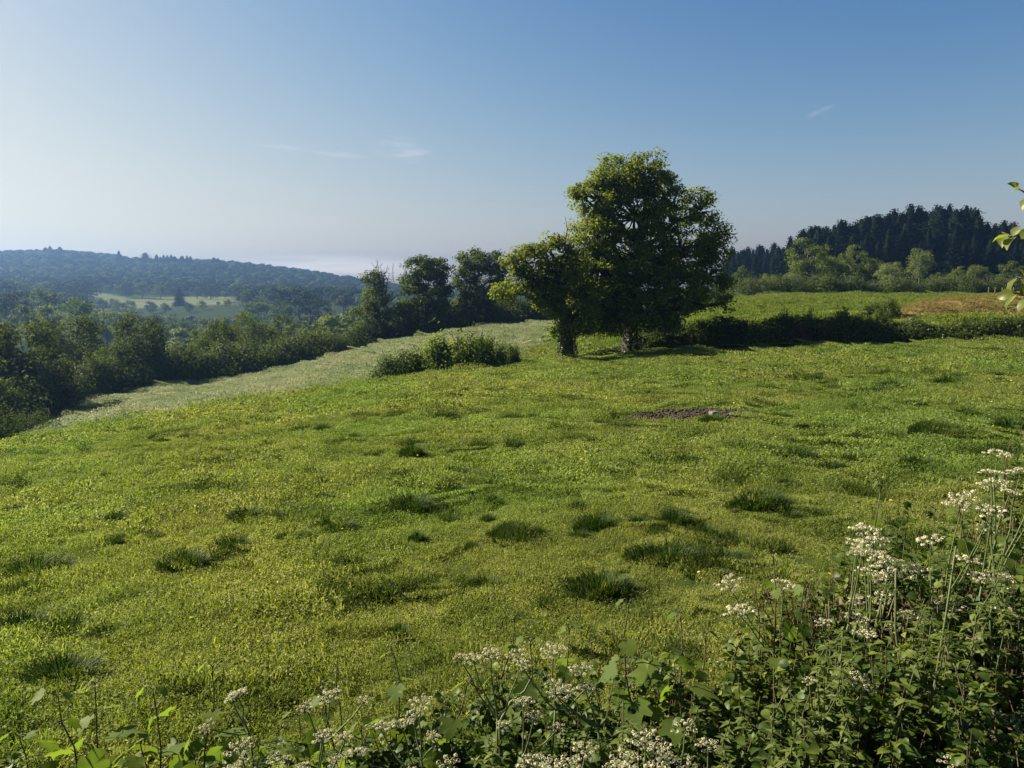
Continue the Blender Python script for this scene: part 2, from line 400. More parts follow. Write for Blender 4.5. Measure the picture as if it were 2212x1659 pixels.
def gn_scatter(name, pos, yaw, scl, idx, meshes, label, cat, tilt=None):
    """one object of uncountable stuff: shapes set on points by geometry nodes"""
    col = bpy.data.collections.new(name + '_shapes')
    for k, me in enumerate(meshes):
        col.objects.link(bpy.data.objects.new('%s_shape_%02d' % (name, k), me))
    pm = bpy.data.meshes.new(name); pm.vertices.add(len(pos)); pm.vertices.foreach_set('co', pos.astype(np.float32).ravel())
    rot = np.zeros((len(pos), 3), np.float32); rot[:, 2] = yaw
    if tilt is not None: rot[:, :2] = tilt
    pm.attributes.new('rot', 'FLOAT_VECTOR', 'POINT').data.foreach_set('vector', rot.ravel())
    pm.attributes.new('scl', 'FLOAT', 'POINT').data.foreach_set('value', np.asarray(scl, np.float32))
    pm.attributes.new('idx', 'INT', 'POINT').data.foreach_set('value', np.asarray(idx, np.int32))
    pm.update(); ob = link(name, pm)
    ng = bpy.data.node_groups.new(name, 'GeometryNodeTree')
    ng.interface.new_socket('Geometry', in_out='INPUT', socket_type='NodeSocketGeometry')
    ng.interface.new_socket('Geometry', in_out='OUTPUT', socket_type='NodeSocketGeometry')
    gi, go = ng.nodes.new('NodeGroupInput'), ng.nodes.new('NodeGroupOutput')
    ci = ng.nodes.new('GeometryNodeCollectionInfo'); ci.inputs[0].default_value = col
    ci.inputs['Separate Children'].default_value = True; ci.inputs['Reset Children'].default_value = True
    ip = ng.nodes.new('GeometryNodeInstanceOnPoints'); ip.inputs['Pick Instance'].default_value = True
    def na(nm, t):
        a = ng.nodes.new('GeometryNodeInputNamedAttribute'); a.data_type = t; a.inputs[0].default_value = nm; return a.outputs[0]
    L = ng.links.new
    e2r = ng.nodes.new('FunctionNodeEulerToRotation'); L(na('rot', 'FLOAT_VECTOR'), e2r.inputs[0])
    L(gi.outputs[0], ip.inputs['Points']); L(ci.outputs[0], ip.inputs['Instance'])
    L(na('idx', 'INT'), ip.inputs['Instance Index']); L(e2r.outputs[0], ip.inputs['Rotation'])
    L(na('scl', 'FLOAT'), ip.inputs['Scale']); L(ip.outputs[0], go.inputs[0])
    md = ob.modifiers.new('scatter', 'NODES'); md.node_group = ng
    return tag(ob, label, cat, kind='stuff')

# ------------------------------------------------------------------ trees
def build_tree(lobes, trunk_h, trunk_r, leaf, clump_r, dens, per, mleaf, mbark=M_BARK, r=rng, lean=(0, 0), ivy=0, twigs=True, flat=.6):
    """lobes: (cx,cy,cz,rx,ry,rz). Returns parts: trunk, limbs, crown."""
    parts = []; mb = MB(); lobes = np.asarray(lobes, float)
    top = np.array([lean[0], lean[1], trunk_h])
    hi = lobes[np.argmax(lobes[:, 2])][:3]
    path = [np.array([0, 0, -.5]), np.array([0, 0, .25]), np.array([lean[0] * .4, lean[1] * .4, trunk_h * .55]), top]
    path += [top + (hi - top) * t + r.normal(0, .03 * trunk_h, 3) for t in (.3, .6, .85)]
    tube(mb, path, np.array([1.45, 1.12, .92, .85, .5, .28, .1]) * trunk_r, 9)
    parts.append(('trunk', mb.mesh('trunk', mbark, True)))
    crown = MB(); P_, N_ = [], []
    axis_top = np.array(path[-1])
    for L in lobes:
        c, rad = L[:3], np.maximum(L[3:6] - clump_r * .3, L[3:6] * .45)
        # limb from the trunk axis to the heart of the lobe
        t = np.clip((c[2] - top[2]) / max(axis_top[2] - top[2], .1) * .7 - .1, 0, .8)
        st = top + (axis_top - top) * t
        lm = MB(); lr = trunk_r * (.5 - .28 * t)
        tube(lm, bend(st, c, 6, .06 * np.linalg.norm(c - st), .05 * np.linalg.norm(c - st), r), np.linspace(lr, lr * .35, 6), 6)
        ncl = max(4, int(dens * (rad[0] * rad[1] + rad[1] * rad[2] + rad[0] * rad[2]) / 3 / clump_r ** 2))
        dirs = unit(r.normal(size=(ncl, 3))); rad_f = r.uniform(.25, 1, ncl) ** .42
        cc = c + dirs * rad * rad_f[:, None]
        for k in range(ncl):
            if twigs and k % 2 == 0:
                tube(lm, bend(c + (cc[k] - c) * .12, cc[k], 4, .04, .06 * np.linalg.norm(cc[k] - c), r), np.linspace(lr * .3, lr * .06, 4), 4, False)
            m_ = int(per * r.uniform(.55, 1.4)); s = clump_r * r.uniform(.7, 1.25)
            d = unit(r.normal(size=(m_, 3))) * (r.random(m_) ** .45)[:, None] * np.array([1.4, 1.4, 1.4 * flat]) * s
            P_.append(cc[k] + d)
            N_.append(np.array([0, 0, .55]) + unit(cc[k] - c)[None] * .5 + unit(d) * .4 + r.normal(0, .55, (m_, 3)))
        parts.append(('limb', lm.mesh('limb', mbark, True)))
    pos, nr_ = np.concatenate(P_), np.concatenate(N_)
    scatter(crown, RH_V, RH_Q, None, pos, frames(nr_, r), leaf * r.uniform(.6, 1.35, len(pos)))
    parts.append(('crown', crown.mesh('crown', mleaf), 'stuff'))
    if ivy:
        iv = MB(); n_ = ivy; z = r.uniform(0, trunk_h * 1.15, n_); a = r.uniform(0, 2 * np.pi, n_)
        rr_ = trunk_r * (1.1 + .35 * r.random(n_)) * (1.15 - .2 * z / trunk_h)
        pos = np.stack([np.cos(a) * rr_, np.sin(a) * rr_, z], -1); nn = np.stack([np.cos(a), np.sin(a), .3 + 0 * a], -1) + r.normal(0, .35, (n_, 3))
        scatter(iv, RH_V, RH_Q, None, pos, frames(nn, r), leaf * .9 * r.uniform(.7, 1.3, n_)); parts.append(('ivy', iv.mesh('ivy', M_IVY), 'stuff'))
    return parts
def px_lobes(base_w, Y, items):
    """lobes given as pixel ellipses (px,py,rx,ry,depth offset m, depth radius factor) at distance Y"""
    out = []; s = Y / F0
    for (px_, py_, rx, ry, dy, kd) in items:
        c = P(px_, py_, Y + dy) - base_w
        out.append((*c, rx * s, rx * s * kd, ry * s))
    return out
def dead_branch(a, b, r0, n, spread, r):
    mb = MB(); main = bend(a, b, 7, 0, .06 * np.linalg.norm(np.subtract(b, a)), r); tube(mb, main, np.linspace(r0, r0 * .2, 7), 5)
    for k in range(n):
        i_ = r.integers(1, 6); d = unit(r.normal(size=3) * np.array([1, .7, .5]) + np.array([0, 0, .6])) * spread * r.uniform(.4, 1)
        sub = bend(main[i_], main[i_] + d, 4, 0, .08 * spread, r); tube(mb, sub, np.linspace(r0 * .4, r0 * .1, 4), 4, False)
        for q in range(2):
            tube(mb, bend(sub[2], sub[2] + unit(r.normal(size=3) + [0, 0, .4]) * spread * .45, 3, 0, .02, r), np.linspace(r0 * .2, r0 * .07, 3), 3, False)
    return mb.mesh('dead_branch', M_TWIG, True)

r = np.random.default_rng(21)
bo = ground_px(1362, 757); bo[1] = 52.5; bo = np.array([(1362 - W0 / 2) / F0 * 52.5, 52.5, h1((1362 - W0 / 2) / F0 * 52.5, 52.5)])
oak = px_lobes(bo, 52.5, [(1335, 380, 62, 54, 0, .9), (1400, 376, 60, 50, .5, .9), (1290, 432, 66, 46, -.5, .9), (1438, 425, 46, 50, .5, .9),
    (1370, 470, 95, 60, 0, .8), (1285, 505, 62, 48, -1, .8), (1512, 458, 42, 56, 1.2, 1), (1540, 520, 44, 66, 1, .9), (1470, 540, 70, 66, .6, .8),
    (1380, 560, 95, 62, -.6, .7), (1295, 580, 75, 58, -1, .8), (1528, 598, 56, 56, .6, .8), (1445, 620, 80, 54, -1.2, .7), (1335, 640, 85, 54, -1.6, .6),
    (1400, 672, 85, 36, -1.8, .6), (1458, 664, 40, 30, -1.4, .7), (1250, 414, 30, 15, -.6, .8), (1562, 655, 26, 22, .2, .8), (1290, 690, 46, 34, -1.5, .7), (1270, 640, 50, 44, -1.4, .7), (1500, 655, 46, 26, -.6, .7), (1258, 560, 44, 40, -1.2, .8), (1245, 618, 46, 46, -1.4, .8), (1320, 698, 56, 26, -1.6, .7), (1425, 698, 56, 22, -1.8, .7)])
parts = build_tree(oak, 2.1, .56, .18, .46, 4.3, 80, M_OAK, M_BARKD, r=r, ivy=500)
thing('oak_tree', parts, 'tallest broad oak with two-humped dark crown standing on the field boundary', 'oak', bo)

bp_ = np.array([(1224 - W0 / 2) / F0 * 48.5, 48.5, 0]); bp_[2] = h1(bp_[0], bp_[1]) - .02
poll = px_lobes(bp_, 48.5, [(1120, 560, 38, 26, -.5, 1), (1165, 548, 40, 26, 0, 1), (1215, 550, 36, 32, 0, 1), (1100, 630, 38, 24, -.8, 1), (1150, 622, 40, 24, -.6, 1),
    (1215, 610, 45, 40, -.3, .9), (1205, 670, 32, 38, -.8, .9), (1245, 680, 44, 40, -.8, .9), (1215, 715, 34, 16, -.6, 1), (1265, 640, 40, 40, .4, .9), (1265, 705, 30, 20, -.6, .9), (1165, 590, 36, 26, -.4, 1), (1180, 640, 38, 30, -.6, 1), (1240, 570, 34, 34, .2, 1), (1128, 592, 26, 18, -.5, 1), (1190, 520, 26, 14, 0, 1)])
parts = build_tree(poll, 1.9, .47, .18, .45, 4.2, 85, M_POLL, M_BARKD, r=r, ivy=900)
parts.append(('dead_branch', dead_branch(np.array([.1, 0, 5.4]), P(1221, 468, 48.5) - bp_, .09, 7, .9, r)))
parts.append(('dead_branch', dead_branch(np.array([0, 0, 2.4]), P(1110, 598, 48.2) - bp_, .13, 6, 1.0, r)))
parts.append(('dead_branch', dead_branch(P(1150, 600, 48.2) - bp_, P(1128, 545, 48.2) - bp_, .05, 6, .6, r)))
thing('oak_tree', parts, 'short pollard oak with ivy-clad trunk and a bare dead branch on top', 'oak', bp_)

def base_at(px_, Y, dz=0.0):
    x = (px_ - W0 / 2) / F0 * Y; return np.array([x, Y, h1(x, Y) + dz])
# three trees of the hedgerow behind the pollard
b1 = base_at(820, 112)
t1 = px_lobes(b1, 112, [(806, 600, 28, 18, 0, 1), (815, 640, 38, 26, 0, 1), (785, 670, 34, 20, -1, 1), (838, 690, 36, 28, 0, 1), (800, 715, 44, 28, -1, 1)])
parts = build_tree(t1, 3.0, .42, .3, .75, 3.2, 85, M_DARK, r=r, ivy=350)
for q in range(5):
    parts.append(('dead_branch', dead_branch(np.array([.4, 0, 7.2]), P(802 + q * 12, 568 + (q % 2) * 6, 112) - b1, .12, 7, 1.6, r)))
thing('oak_tree', parts, 'thin stag-headed tree with bare twigs on top in the far hedgerow', 'tree', b1)
b2 = base_at(925, 114)
t2 = px_lobes(b2, 114, [(915, 580, 44, 28, 0, 1), (945, 585, 36, 30, 1, 1), (885, 610, 28, 32, 0, 1), (930, 640, 50, 42, 0, .9), (890, 670, 34, 42, -1, 1), (955, 690, 38, 42, 0, 1), (905, 720, 44, 28, -1, 1)])
thing('oak_tree', build_tree(t2, 3.2, .45, .3, .8, 4.4, 95, M_DARK, r=r, ivy=300), 'round leafy tree between the stag-headed tree and the tallest hedgerow tree', 'tree', b2)
b3 = base_at(1035, 117)
t3 = px_lobes(b3, 117, [(1020, 565, 40, 30, 0, 1), (1060, 570, 34, 30, 0, 1), (1005, 610, 30, 32, 0, 1), (1050, 625, 44, 38, 0, 1), (1078, 600, 24, 30, 1, 1), (1015, 660, 36, 32, -.6, 1), (1060, 680, 36, 28, 0, 1)])
thing('oak_tree', build_tree(t3, 3.6, .45, .3, .8, 4.2, 95, M_DARK, r=r), 'tallest hedgerow tree, open dark crown, next to the pollard oak', 'tree', b3)

# reusable broadleaf kinds (about 10 m high)
def kind_tree(seed, w, h, nl, leaf, clump, dens, per, mat, trunk=True):
    q = np.random.default_rng(seed); L = []
    for k in range(nl):
        t = (k + .5) / nl; a = k * 2.4 + q.uniform(-.4, .4); z = h * (.30 + .56 * t); rad = w * (1 - .55 * abs(t - .4)) * .55 * (1 - .75 * max(0, t - .65))
        s = w * q.uniform(.34, .5) * (1 - .25 * t)
        L.append((math.cos(a) * rad, math.sin(a) * rad, z, s, s, s * .8))
    return build_tree(L, h * .22, h * .03, leaf, clump, dens, per, mat, r=q)
KN = [kind_tree(31, 4.6, 10, 9, .32, .85, 3.0, 65, M_MID), kind_tree(32, 5.6, 10, 11, .32, .9, 2.8, 65, M_MID),
      kind_tree(33, 3.8, 10, 8, .32, .8, 3.0, 65, M_DARK), kind_tree(34, 5.2, 10, 9, .32, .95, 2.8, 65, M_PALE)]
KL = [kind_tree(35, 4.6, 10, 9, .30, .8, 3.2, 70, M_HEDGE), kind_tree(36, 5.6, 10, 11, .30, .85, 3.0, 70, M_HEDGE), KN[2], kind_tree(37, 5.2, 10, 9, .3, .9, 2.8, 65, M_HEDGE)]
KF = [kind_tree(41, 5.0, 10, 8, .62, 1.3, 2.4, 40, M_HEDGE), kind_tree(42, 5.6, 9.5, 9, .62, 1.4, 2.4, 40, M_DARK),
      kind_tree(43, 4.4, 10, 7, .62, 1.2, 2.4, 40, M_PALE), kind_tree(44, 6.2, 9, 9, .62, 1.4, 2.4, 40, M_FOREST)]
def bush_kind(seed, mat, leaf=.2, n=2600, stems=7):
    """a unit dome bush: several stems and a lumpy leaf mass"""
    q = np.random.default_rng(seed); sm = MB(); P_ = []; N_ = []
    for k in range(stems):
        a = k * 2.4; tip = np.array([math.cos(a) * .55, math.sin(a) * .55, .75 + .25 * q.random()])
        tube(sm, bend((math.cos(a) * .08, math.sin(a) * .08, -.1), tip, 5, .05, .05, q), np.linspace(.03, .008, 5), 5)
    for k in range(34):
        d = unit(q.normal(size=3) * [1, 1, .9] + [0, 0, .35]); d[2] = abs(d[2])
        c = d * np.array([.82, .82, .86]) * q.uniform(.5, 1.05); m_ = n // 34
        e = q.normal(size=(m_, 3)) * .15; P_.append(c + e); N_.append(d + unit(e) * .5 + q.normal(0, .5, (m_, 3)) + [0, 0, .2])
    pos = np.concatenate(P_); pos[:, 2] = np.maximum(pos[:, 2], .02)
    lm = MB(); scatter(lm, RH_V, RH_Q, None, pos, frames(np.concatenate(N_), q), leaf * q.uniform(.6, 1.35, len(pos)))
    return [('stem', sm.mesh('stem', M_BARK, True)), ('foliage', lm.mesh('foliage', mat), 'stuff')]
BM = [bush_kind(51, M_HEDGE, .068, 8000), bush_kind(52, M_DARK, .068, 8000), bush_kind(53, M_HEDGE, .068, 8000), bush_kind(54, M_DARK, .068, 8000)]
BMC = bush_kind(50, M_HEDGE, .05, 12000)
BS = [bush_kind(55, M_SHRUB, .085, 5600), bush_kind(56, M_DARK, .085, 4600), bush_kind(57, M_IVY, .10, 3600), bush_kind(58, M_PALE, .10, 3000), bush_kind(59, M_REDB, .09, 3000)]

def put(kind, name, label, cat, px_, Y, h, ref, group=None, wk=1.0, dz=-.1, rz=None, q=random):
    b_ = base_at(px_, Y, dz); s = h / ref
    return thing(name, kind, label, cat, b_, q.uniform(0, 6.28) if rz is None else rz, (s * wk, s * wk, s), group)
def put_top(kind, name, label, cat, px_, py_top, Y, ref, group=None, wk=1.0):
    """height from the pixel of its top"""
    b_ = base_at(px_, Y, -.1); ztop = Y * D(px_, py_top)[2]
    return put(kind, name, label, cat, px_, Y, max(ztop - b_[2], 2.0) / .97, ref, group, wk)

# tall trees at the lower end of the pale field
for (k, px_, pt, Y, wk, lab) in ((0, -40, 668, 70, 1.0, 'leafy ash with pale sunlit top at the foot of the pale field'),
        (1, 45, 690, 72, .8, 'broad tree whose leaves reach the grass at the foot of the pale field'),
        (0, 100, 740, 70, .75, 'lower bushy tree in front of the broad tree at the foot of the pale field'),
        (1, 150, 678, 92, .95, 'wide tree behind the oak that shades the pale field'),
        (1, 300, 676, 88, .85, 'spreading oak with visible limbs shading a patch of the pale field'),
        (2, 225, 770, 84, .9, 'small dark tree under the spreading oak'),
        (2, -10, 800, 63, 1.0, 'ivy-dark tree at the corner where the pale field meets the near brow'),
        (0, 395, 745, 93, .9, 'low round tree where the hedge begins beside the spreading oak'),
        (0, 205, 745, 80, .7, 'sunlit young tree leaning over the shaded grass')):
    put_top(KL[k], 'hedgerow_tree', lab, 'tree', px_, pt, Y, 10, wk=wk)
for (px_, pt, Y, lab) in ((-30, 872, 47, 'dark ivy bush hiding the lower corner of the pale field'), (22, 893, 50, 'dark bush beside the ivy bush at the corner of the pale field'), (62, 925, 50, 'low bramble at the corner of the pale field')):
    put_top(BMC, 'corner_bush', lab, 'bush', px_, pt, Y, 1.05, None, .8)
# hedge of single bushes along the far side of the pale field
HB = np.array([(-60, 62, 5), (0, 63, 5.0), (40, 68, 5), (90, 72, 4.5), (150, 77, 4.5), (210, 81, 4.5), (270, 85, 4.4), (330, 88, 4.2), (400, 90, 4.4), (480, 92, 4.5), (560, 96, 4.2), (640, 101, 4.6), (720, 106, 4.8), (790, 110, 4.6), (860, 113, 4.4), (940, 116, 4.4), (1020, 119, 4.6), (1110, 121, 5.0), (1200, 123, 5.0), (1290, 125, 5)])
for q, px_ in enumerate(np.arange(-40, 1290, 27)):
    Y = np.interp(px_, HB[:, 0], HB[:, 1]) + 1.2 + random.uniform(-.5, .5); h = np.interp(px_, HB[:, 0], HB[:, 2]) * random.uniform(.72, 1.2)
    put(BM[q % 4], 'hedge_bush', 'dense hawthorn bush in the hedge along the far side of the pale field', 'bush', px_, Y, h, 1.05, 'bushes of the hedge below the pale field', random.uniform(.75, .95))
for (px_, pt, Y, wk) in ((470, 690, 108, .8), (510, 668, 128, .85), (560, 690, 122, .8), (600, 672, 140, .8), (640, 690, 150, .9), (690, 700, 118, .6), (430, 705, 112, .7), (1085, 612, 124, .75), (1120, 645, 128, .8), (1160, 640, 130, .8)):
    put_top(KL[[0, 2, 1][px_ % 3]], 'woodland_tree', 'dark leafy tree rising just behind the long hedge', 'tree', px_, pt, Y, 10, 'trees just behind the hedge', wk)
# valley trees in the haze
VT = [(29, 624, 300, 3, 1.0), (104, 617, 310, 1, .9), (173, 634, 270, 1, .9), (108, 652, 240, 2, .8), (60, 650, 240, 0, .9), (230, 664, 255, 2, .9), (274, 664, 300, 1, .8), (200, 668, 240, 0, .8),
      (20, 600, 520, 3, 1.1), (70, 606, 540, 0, 1.1), (140, 604, 600, 3, 1.1), (180, 600, 620, 3, 1.2), (330, 676, 330, 3, .9), (370, 690, 300, 0, .8), (560, 640, 420, 1, 1.1), (620, 650, 420, 1, .9), (648, 614, 440, 3, 1.25), (690, 640, 430, 3, .9),
      (690, 668, 210, 0, .9), (725, 672, 190, 2, .9), (760, 660, 240, 1, 1), (440, 700, 250, 1, .9), (520, 700, 260, 0, .9), (400, 700, 230, 2, .9), (480, 695, 330, 3, 1), (-30, 630, 290, 1, 1), (350, 682, 350, 1, .9), (410, 688, 340, 0, .9), (455, 684, 330, 1, .9), (300, 674, 340, 3, .9), (380, 676, 400, 1, .8), (500, 680, 380, 0, 1), (540, 672, 390, 1, 1), (-40, 660, 220, 0, 1)]
for (px_, pt, Y, k, wk) in VT:
    lab = {3: 'wide pale crowned tree in the hazy valley', 1: 'dark round tree in the hazy valley', 0: 'mid green tree in the hazy valley', 2: 'light grey-green tree in the hazy valley'}[k]
    if px_ == 648: lab = 'largest pale rounded tree standing alone on the hazy valley side'
    put_top(KF[k], 'valley_tree', lab, 'tree', px_, pt, Y, 10, 'trees of the hazy valley', wk)
for (px_, pt, Y, k, wk) in [(262, 616, 715, 1, .9), (279, 610, 700, 3, 1), (313, 606, 700, 1, 1), (351, 612, 690, 1, .9), (430, 622, 700, 0, .9), (459, 614, 690, 3, 1.1), (490, 628, 705, 1, 1), (240, 614, 740, 0, 1), (520, 630, 700, 3, 1), (545, 636, 640, 1, 1), (505, 616, 760, 3, 1), (385, 612, 745, 3, 1.2), (580, 630, 600, 1, 1), (220, 640, 560, 1, .9), (250, 642, 565, 0, .9), (285, 646, 570, 1, .9), (475, 650, 590, 0, 1), (508, 652, 600, 1, .9), (205, 640, 640, 3, 1), (330, 648, 560, 3, .9), (440, 647, 560, 1, .8), (230, 648, 600, 3, 1), (262, 648, 540, 1, 1), (360, 652, 545, 0, .9), (412, 652, 550, 3, .9), (495, 645, 560, 0, 1)]:
    put_top(KF[k], 'field_tree', 'rounded tree on the edge of the bright clearing across the valley', 'tree', px_, pt, Y, 10, 'trees round the far clearing', wk)

# conifers
def conifer(seed, h=20, rw=5.4, mat=M_CON, droop=.3, blunt=.68, n_lev=40):
    q = np.random.default_rng(seed); tm = MB(); tube(tm, [(0, 0, -.6), (0, 0, h * .5), (0, 0, h * .99)], [.3, .18, .02], 6)
    P_, D_, S_ = [], [], []
    for k in range(n_lev):
        t = k / n_lev; z = h * (.06 + .93 * t); rad = rw * (1 - t) ** blunt * q.uniform(.75, 1.15) + .12
        nb = int(20 - 9 * t)
        for b_ in range(nb):
            a = 2 * np.pi * (b_ + q.random()) / nb; rl = rad * q.uniform(.6, 1.1)
            for s in np.linspace(.2, 1, max(2, int(rl / .8) + 1)):
                P_.append((math.cos(a) * rl * s, math.sin(a) * rl * s, z - droop * rl * s * s + q.normal(0, .1)))
                D_.append((math.cos(a) + q.normal(0, .5), math.sin(a) + q.normal(0, .5), -.25 + q.normal(0, .15) + (2.2 if t > .88 else 0))); S_.append(q.uniform(.8, 1.3) * (.55 + .5 * rl / rw) * (1.08 - .62 * t))
    P_, D_, S_ = np.array(P_), np.array(D_), np.array(S_)
    core = MB(); zc = np.linspace(.02, .93, 12); ph = np.arange(9) * 2 * np.pi / 9
    rc = rw * .5 * (1 - zc) ** blunt; CV = np.stack([np.cos(ph)[None] * rc[:, None] * q.uniform(.75, 1.2, (12, 9)), np.sin(ph)[None] * rc[:, None] * q.uniform(.75, 1.2, (12, 9)), np.tile(zc[:, None] * h, (1, 9)) + q.normal(0, .25, (12, 9))], -1)
    ci = np.arange(11)[:, None] * 9; cj = np.arange(9)[None]
    nn = np.zeros_like(P_); nn[:, 2] = 1; nn += q.normal(0, 1.0, nn.shape)
    cm = MB(); T = RH_V * np.array([1.2, 1.3, 1.0]); scatter(cm, T, RH_Q, None, P_, frames(nn, q, D_), S_); cm.add(CV.reshape(-1, 3), np.stack([ci + cj, ci + (cj + 1) % 9, ci + 9 + (cj + 1) % 9, ci + 9 + cj], -1).reshape(-1, 4))
    return [('trunk', tm.mesh('trunk', M_BARK, True)), ('crown', cm.mesh('crown', mat), 'stuff')]
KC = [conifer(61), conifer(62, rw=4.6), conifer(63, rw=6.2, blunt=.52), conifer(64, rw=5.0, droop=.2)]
sky_line = np.array([(1560, 545), (1590, 530), (1622, 533), (1642, 531), (1664, 526), (1685, 535), (1699, 503), (1722, 495), (1750, 485), (1775, 492), (1805, 474), (1824, 480), (1845, 474), (1866, 463), (1901, 457), (1934, 447), (1965, 442), (1985, 452), (2006, 444), (2035, 442), (2052, 450), (2070, 441), (2093, 458), (2104, 485), (2144, 474), (2179, 476), (2200, 500), (2230, 506), (2300, 500)])
q = random.Random(5)
xs = list(np.arange(1575, 2290, 9.5))
for k, px_ in enumerate(xs):
    px_ += q.uniform(-4, 4); pt = np.interp(px_, sky_line[:, 0], sky_line[:, 1]) + abs(q.gauss(0, 7)) - (4 if k % 3 == 0 else 0)
    Y = (330 if px_ < 1690 else 262) + q.uniform(-14, 14)
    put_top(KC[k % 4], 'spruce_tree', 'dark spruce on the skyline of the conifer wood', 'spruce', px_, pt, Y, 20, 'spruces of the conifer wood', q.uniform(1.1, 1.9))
for k, px_ in enumerate(np.arange(1560, 2300, 15)):
    pt = np.interp(px_, sky_line[:, 0], sky_line[:, 1]); pt = pt + (600 - pt) * q.uniform(.2, .55)
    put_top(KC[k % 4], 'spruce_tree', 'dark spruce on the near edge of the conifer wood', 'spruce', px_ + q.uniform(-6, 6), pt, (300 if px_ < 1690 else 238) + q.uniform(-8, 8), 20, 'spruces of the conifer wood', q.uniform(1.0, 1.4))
# emergent trees on the far ridge
KW = conifer(66, h=20, rw=5.5, blunt=.42, droop=.1)
for (px_, pt, wk, K, lab) in ((112, 534, 1.2, KC[2], 'first of the twin spruces standing up from the far ridge'), (122, 531, 1.2, KC[0], 'second of the twin spruces standing up from the far ridge'), (143, 533, 1.2, KC[2], 'single squat spruce beside the twin spruces on the far ridge'),
        (268, 541, 1.0, KC[1], 'thin lone spruce on the far ridge'), (324, 545, 1.15, KW, 'big blunt giant conifer on the far ridge'), (9, 543, 1.2, KC[3], 'small spruce at the wooded end of the far ridge')):
    put_top(K, 'ridge_conifer', lab, 'conifer', px_, pt, 1235, 20, None, wk * 1.7)
for px_ in (348, 356, 363, 371, 379, 386, 402, 413, 420, 470, 478):
    put_top(KC[px_ % 4], 'ridge_conifer', 'small conifer in the row along the far ridge', 'conifer', px_, 553 + (px_ - 348) * .06 + random.uniform(-5, 1), 1240, 20, 'row of conifers on the ridge', 1.9)

put_top(KC[2], 'yew_tree', 'broad dark conifer standing alone on the bright clearing across the valley', 'conifer', 392, 622, 615, 20, None, 1.3)
# far woodland: reads as one mass
q = np.random.default_rng(77)
def canopy(seed, mat):
    g_ = np.random.default_rng(seed); mb = MB(); n_ = 420
    d = unit(g_.normal(size=(n_, 3))); d[:, 2] = np.abs(d[:, 2]) * .9 - .25
    lump = 1 + .22 * np.sin(d[:, 0] * 5 + seed) * np.cos(d[:, 1] * 5 + seed)
    pos = d * np.array([5.2, 5.2, 5.0]) * (lump * g_.uniform(.8, 1.05, n_))[:, None] + [0, 0, 7.5]
    scatter(mb, RH_V, RH_Q, None, pos, frames(d + g_.normal(0, .4, d.shape) + [0, 0, .3], g_), g_.uniform(1.0, 2.0, n_))
    tube(mb, [(0, 0, -1), (0, 0, 6)], [.4, .3], 5); return mb.mesh('canopy', mat)
cano = [canopy(s, mm) for s, mm in ((1, M_FOREST), (2, M_FOREST), (3, M_FOREST), (4, M_DARK), (5, M_FOREST))]
N = 6500; pxs = q.uniform(-420, 1330, N); Ys = np.sqrt(q.uniform(420 ** 2, 1420 ** 2, N))
X = (pxs - W0 / 2) / F0 * Ys; Z = H(X, Ys)
toppy = H0 / 2 + F0 * np.tan(-np.arctan((Z + 12) / Ys) - PITCH)
in_clear = (pxs > 180) & (pxs < 525) & (Ys < 748) & ((Ys > 605) | (toppy < 674))
ok = ~in_clear & ~((Ys < 560) & (pxs > 100) & (pxs < 740) & (toppy < 660)) & ~((Ys < 500) & (pxs > 900))
pts = np.stack([X, Ys, Z - .5], -1)[ok]
gn_scatter('far_woodland', pts, q.uniform(0, 6.28, len(pts)), q.uniform(.7, 1.25, len(pts)) * (.75 + .35 * pts[:, 1] / 1250), q.integers(0, 5, len(pts)), cano, 'hazy blue woodland covering the far hill', 'woodland')

# ------------------------------------------------------------------ right-hand hedge, trees, mound, bank
for (px_, pt, Y, K, wk, lab) in ((1741, 508, 160, KN[0], .95, 'tallest sunlit oak in front of the conifer wood'), (1790, 545, 163, KN[1], .8, 'leafy tree leaning against the tallest oak before the wood'),
        (1832, 524, 170, KN[0], .8, 'mid green tree just behind the field hedge before the wood'), (1878, 550, 168, KN[1], .8, 'rounded tree between the oak and the pale little tree'), (1915, 562, 162, KN[3], .95, 'low wide yellow-green tree above the field hedge'),
        (1978, 531, 185, KN[3], .72, 'small pale tree glowing before the dark conifers'), (1654, 588, 156, KN[3], .9, 'pale low bush-like tree near the oak crown'), (1603, 570, 165, KN[2], .9, 'dark bushy tree under the short spruces'),
        (1700, 585, 154, KN[3], .9, 'pale low tree at the foot of the tallest sunlit oak'), (2058, 572, 165, KN[0], .9, 'green tree above the hedge near the fence posts'), (2102, 567, 168, KN[1], .85, 'broad green tree beside the fence posts'),
        (2170, 560, 180, KN[0], 1.0, 'wide tree at the end of the hedge under the conifers'), (2230, 570, 165, KN[2], 1.0, 'dark tree past the end of the hedge'), (2010, 586, 160, KN[0], .9, 'low leafy tree below the small pale tree')):
    put_top(K, 'hedgerow_tree', lab, 'tree', px_, pt, Y, 10, None, wk)
for k, px_ in enumerate(np.arange(1500, 2300, 17)):
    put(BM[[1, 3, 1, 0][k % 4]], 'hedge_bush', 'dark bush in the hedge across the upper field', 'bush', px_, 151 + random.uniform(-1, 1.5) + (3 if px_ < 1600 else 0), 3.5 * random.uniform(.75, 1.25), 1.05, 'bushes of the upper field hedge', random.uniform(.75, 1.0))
M_POST = bark_mat('weathered_post', (.07, .06, .05), (.16, .14, .12), 30)
for px_ in (2128, 2142, 2157, 2168, 2181):
    mb = MB(); tube(mb, [(0, 0, -.3), (0.02, 0, 1.0), (0.02, 0, 1.35)], [.09, .085, .075], 7)
    b_ = base_at(px_, 146); tag(link('fence_post', mb.mesh('fence_post', M_POST), None, b_), 'weathered fence post standing under the upper hedge', 'post', 'fence posts under the upper hedge')

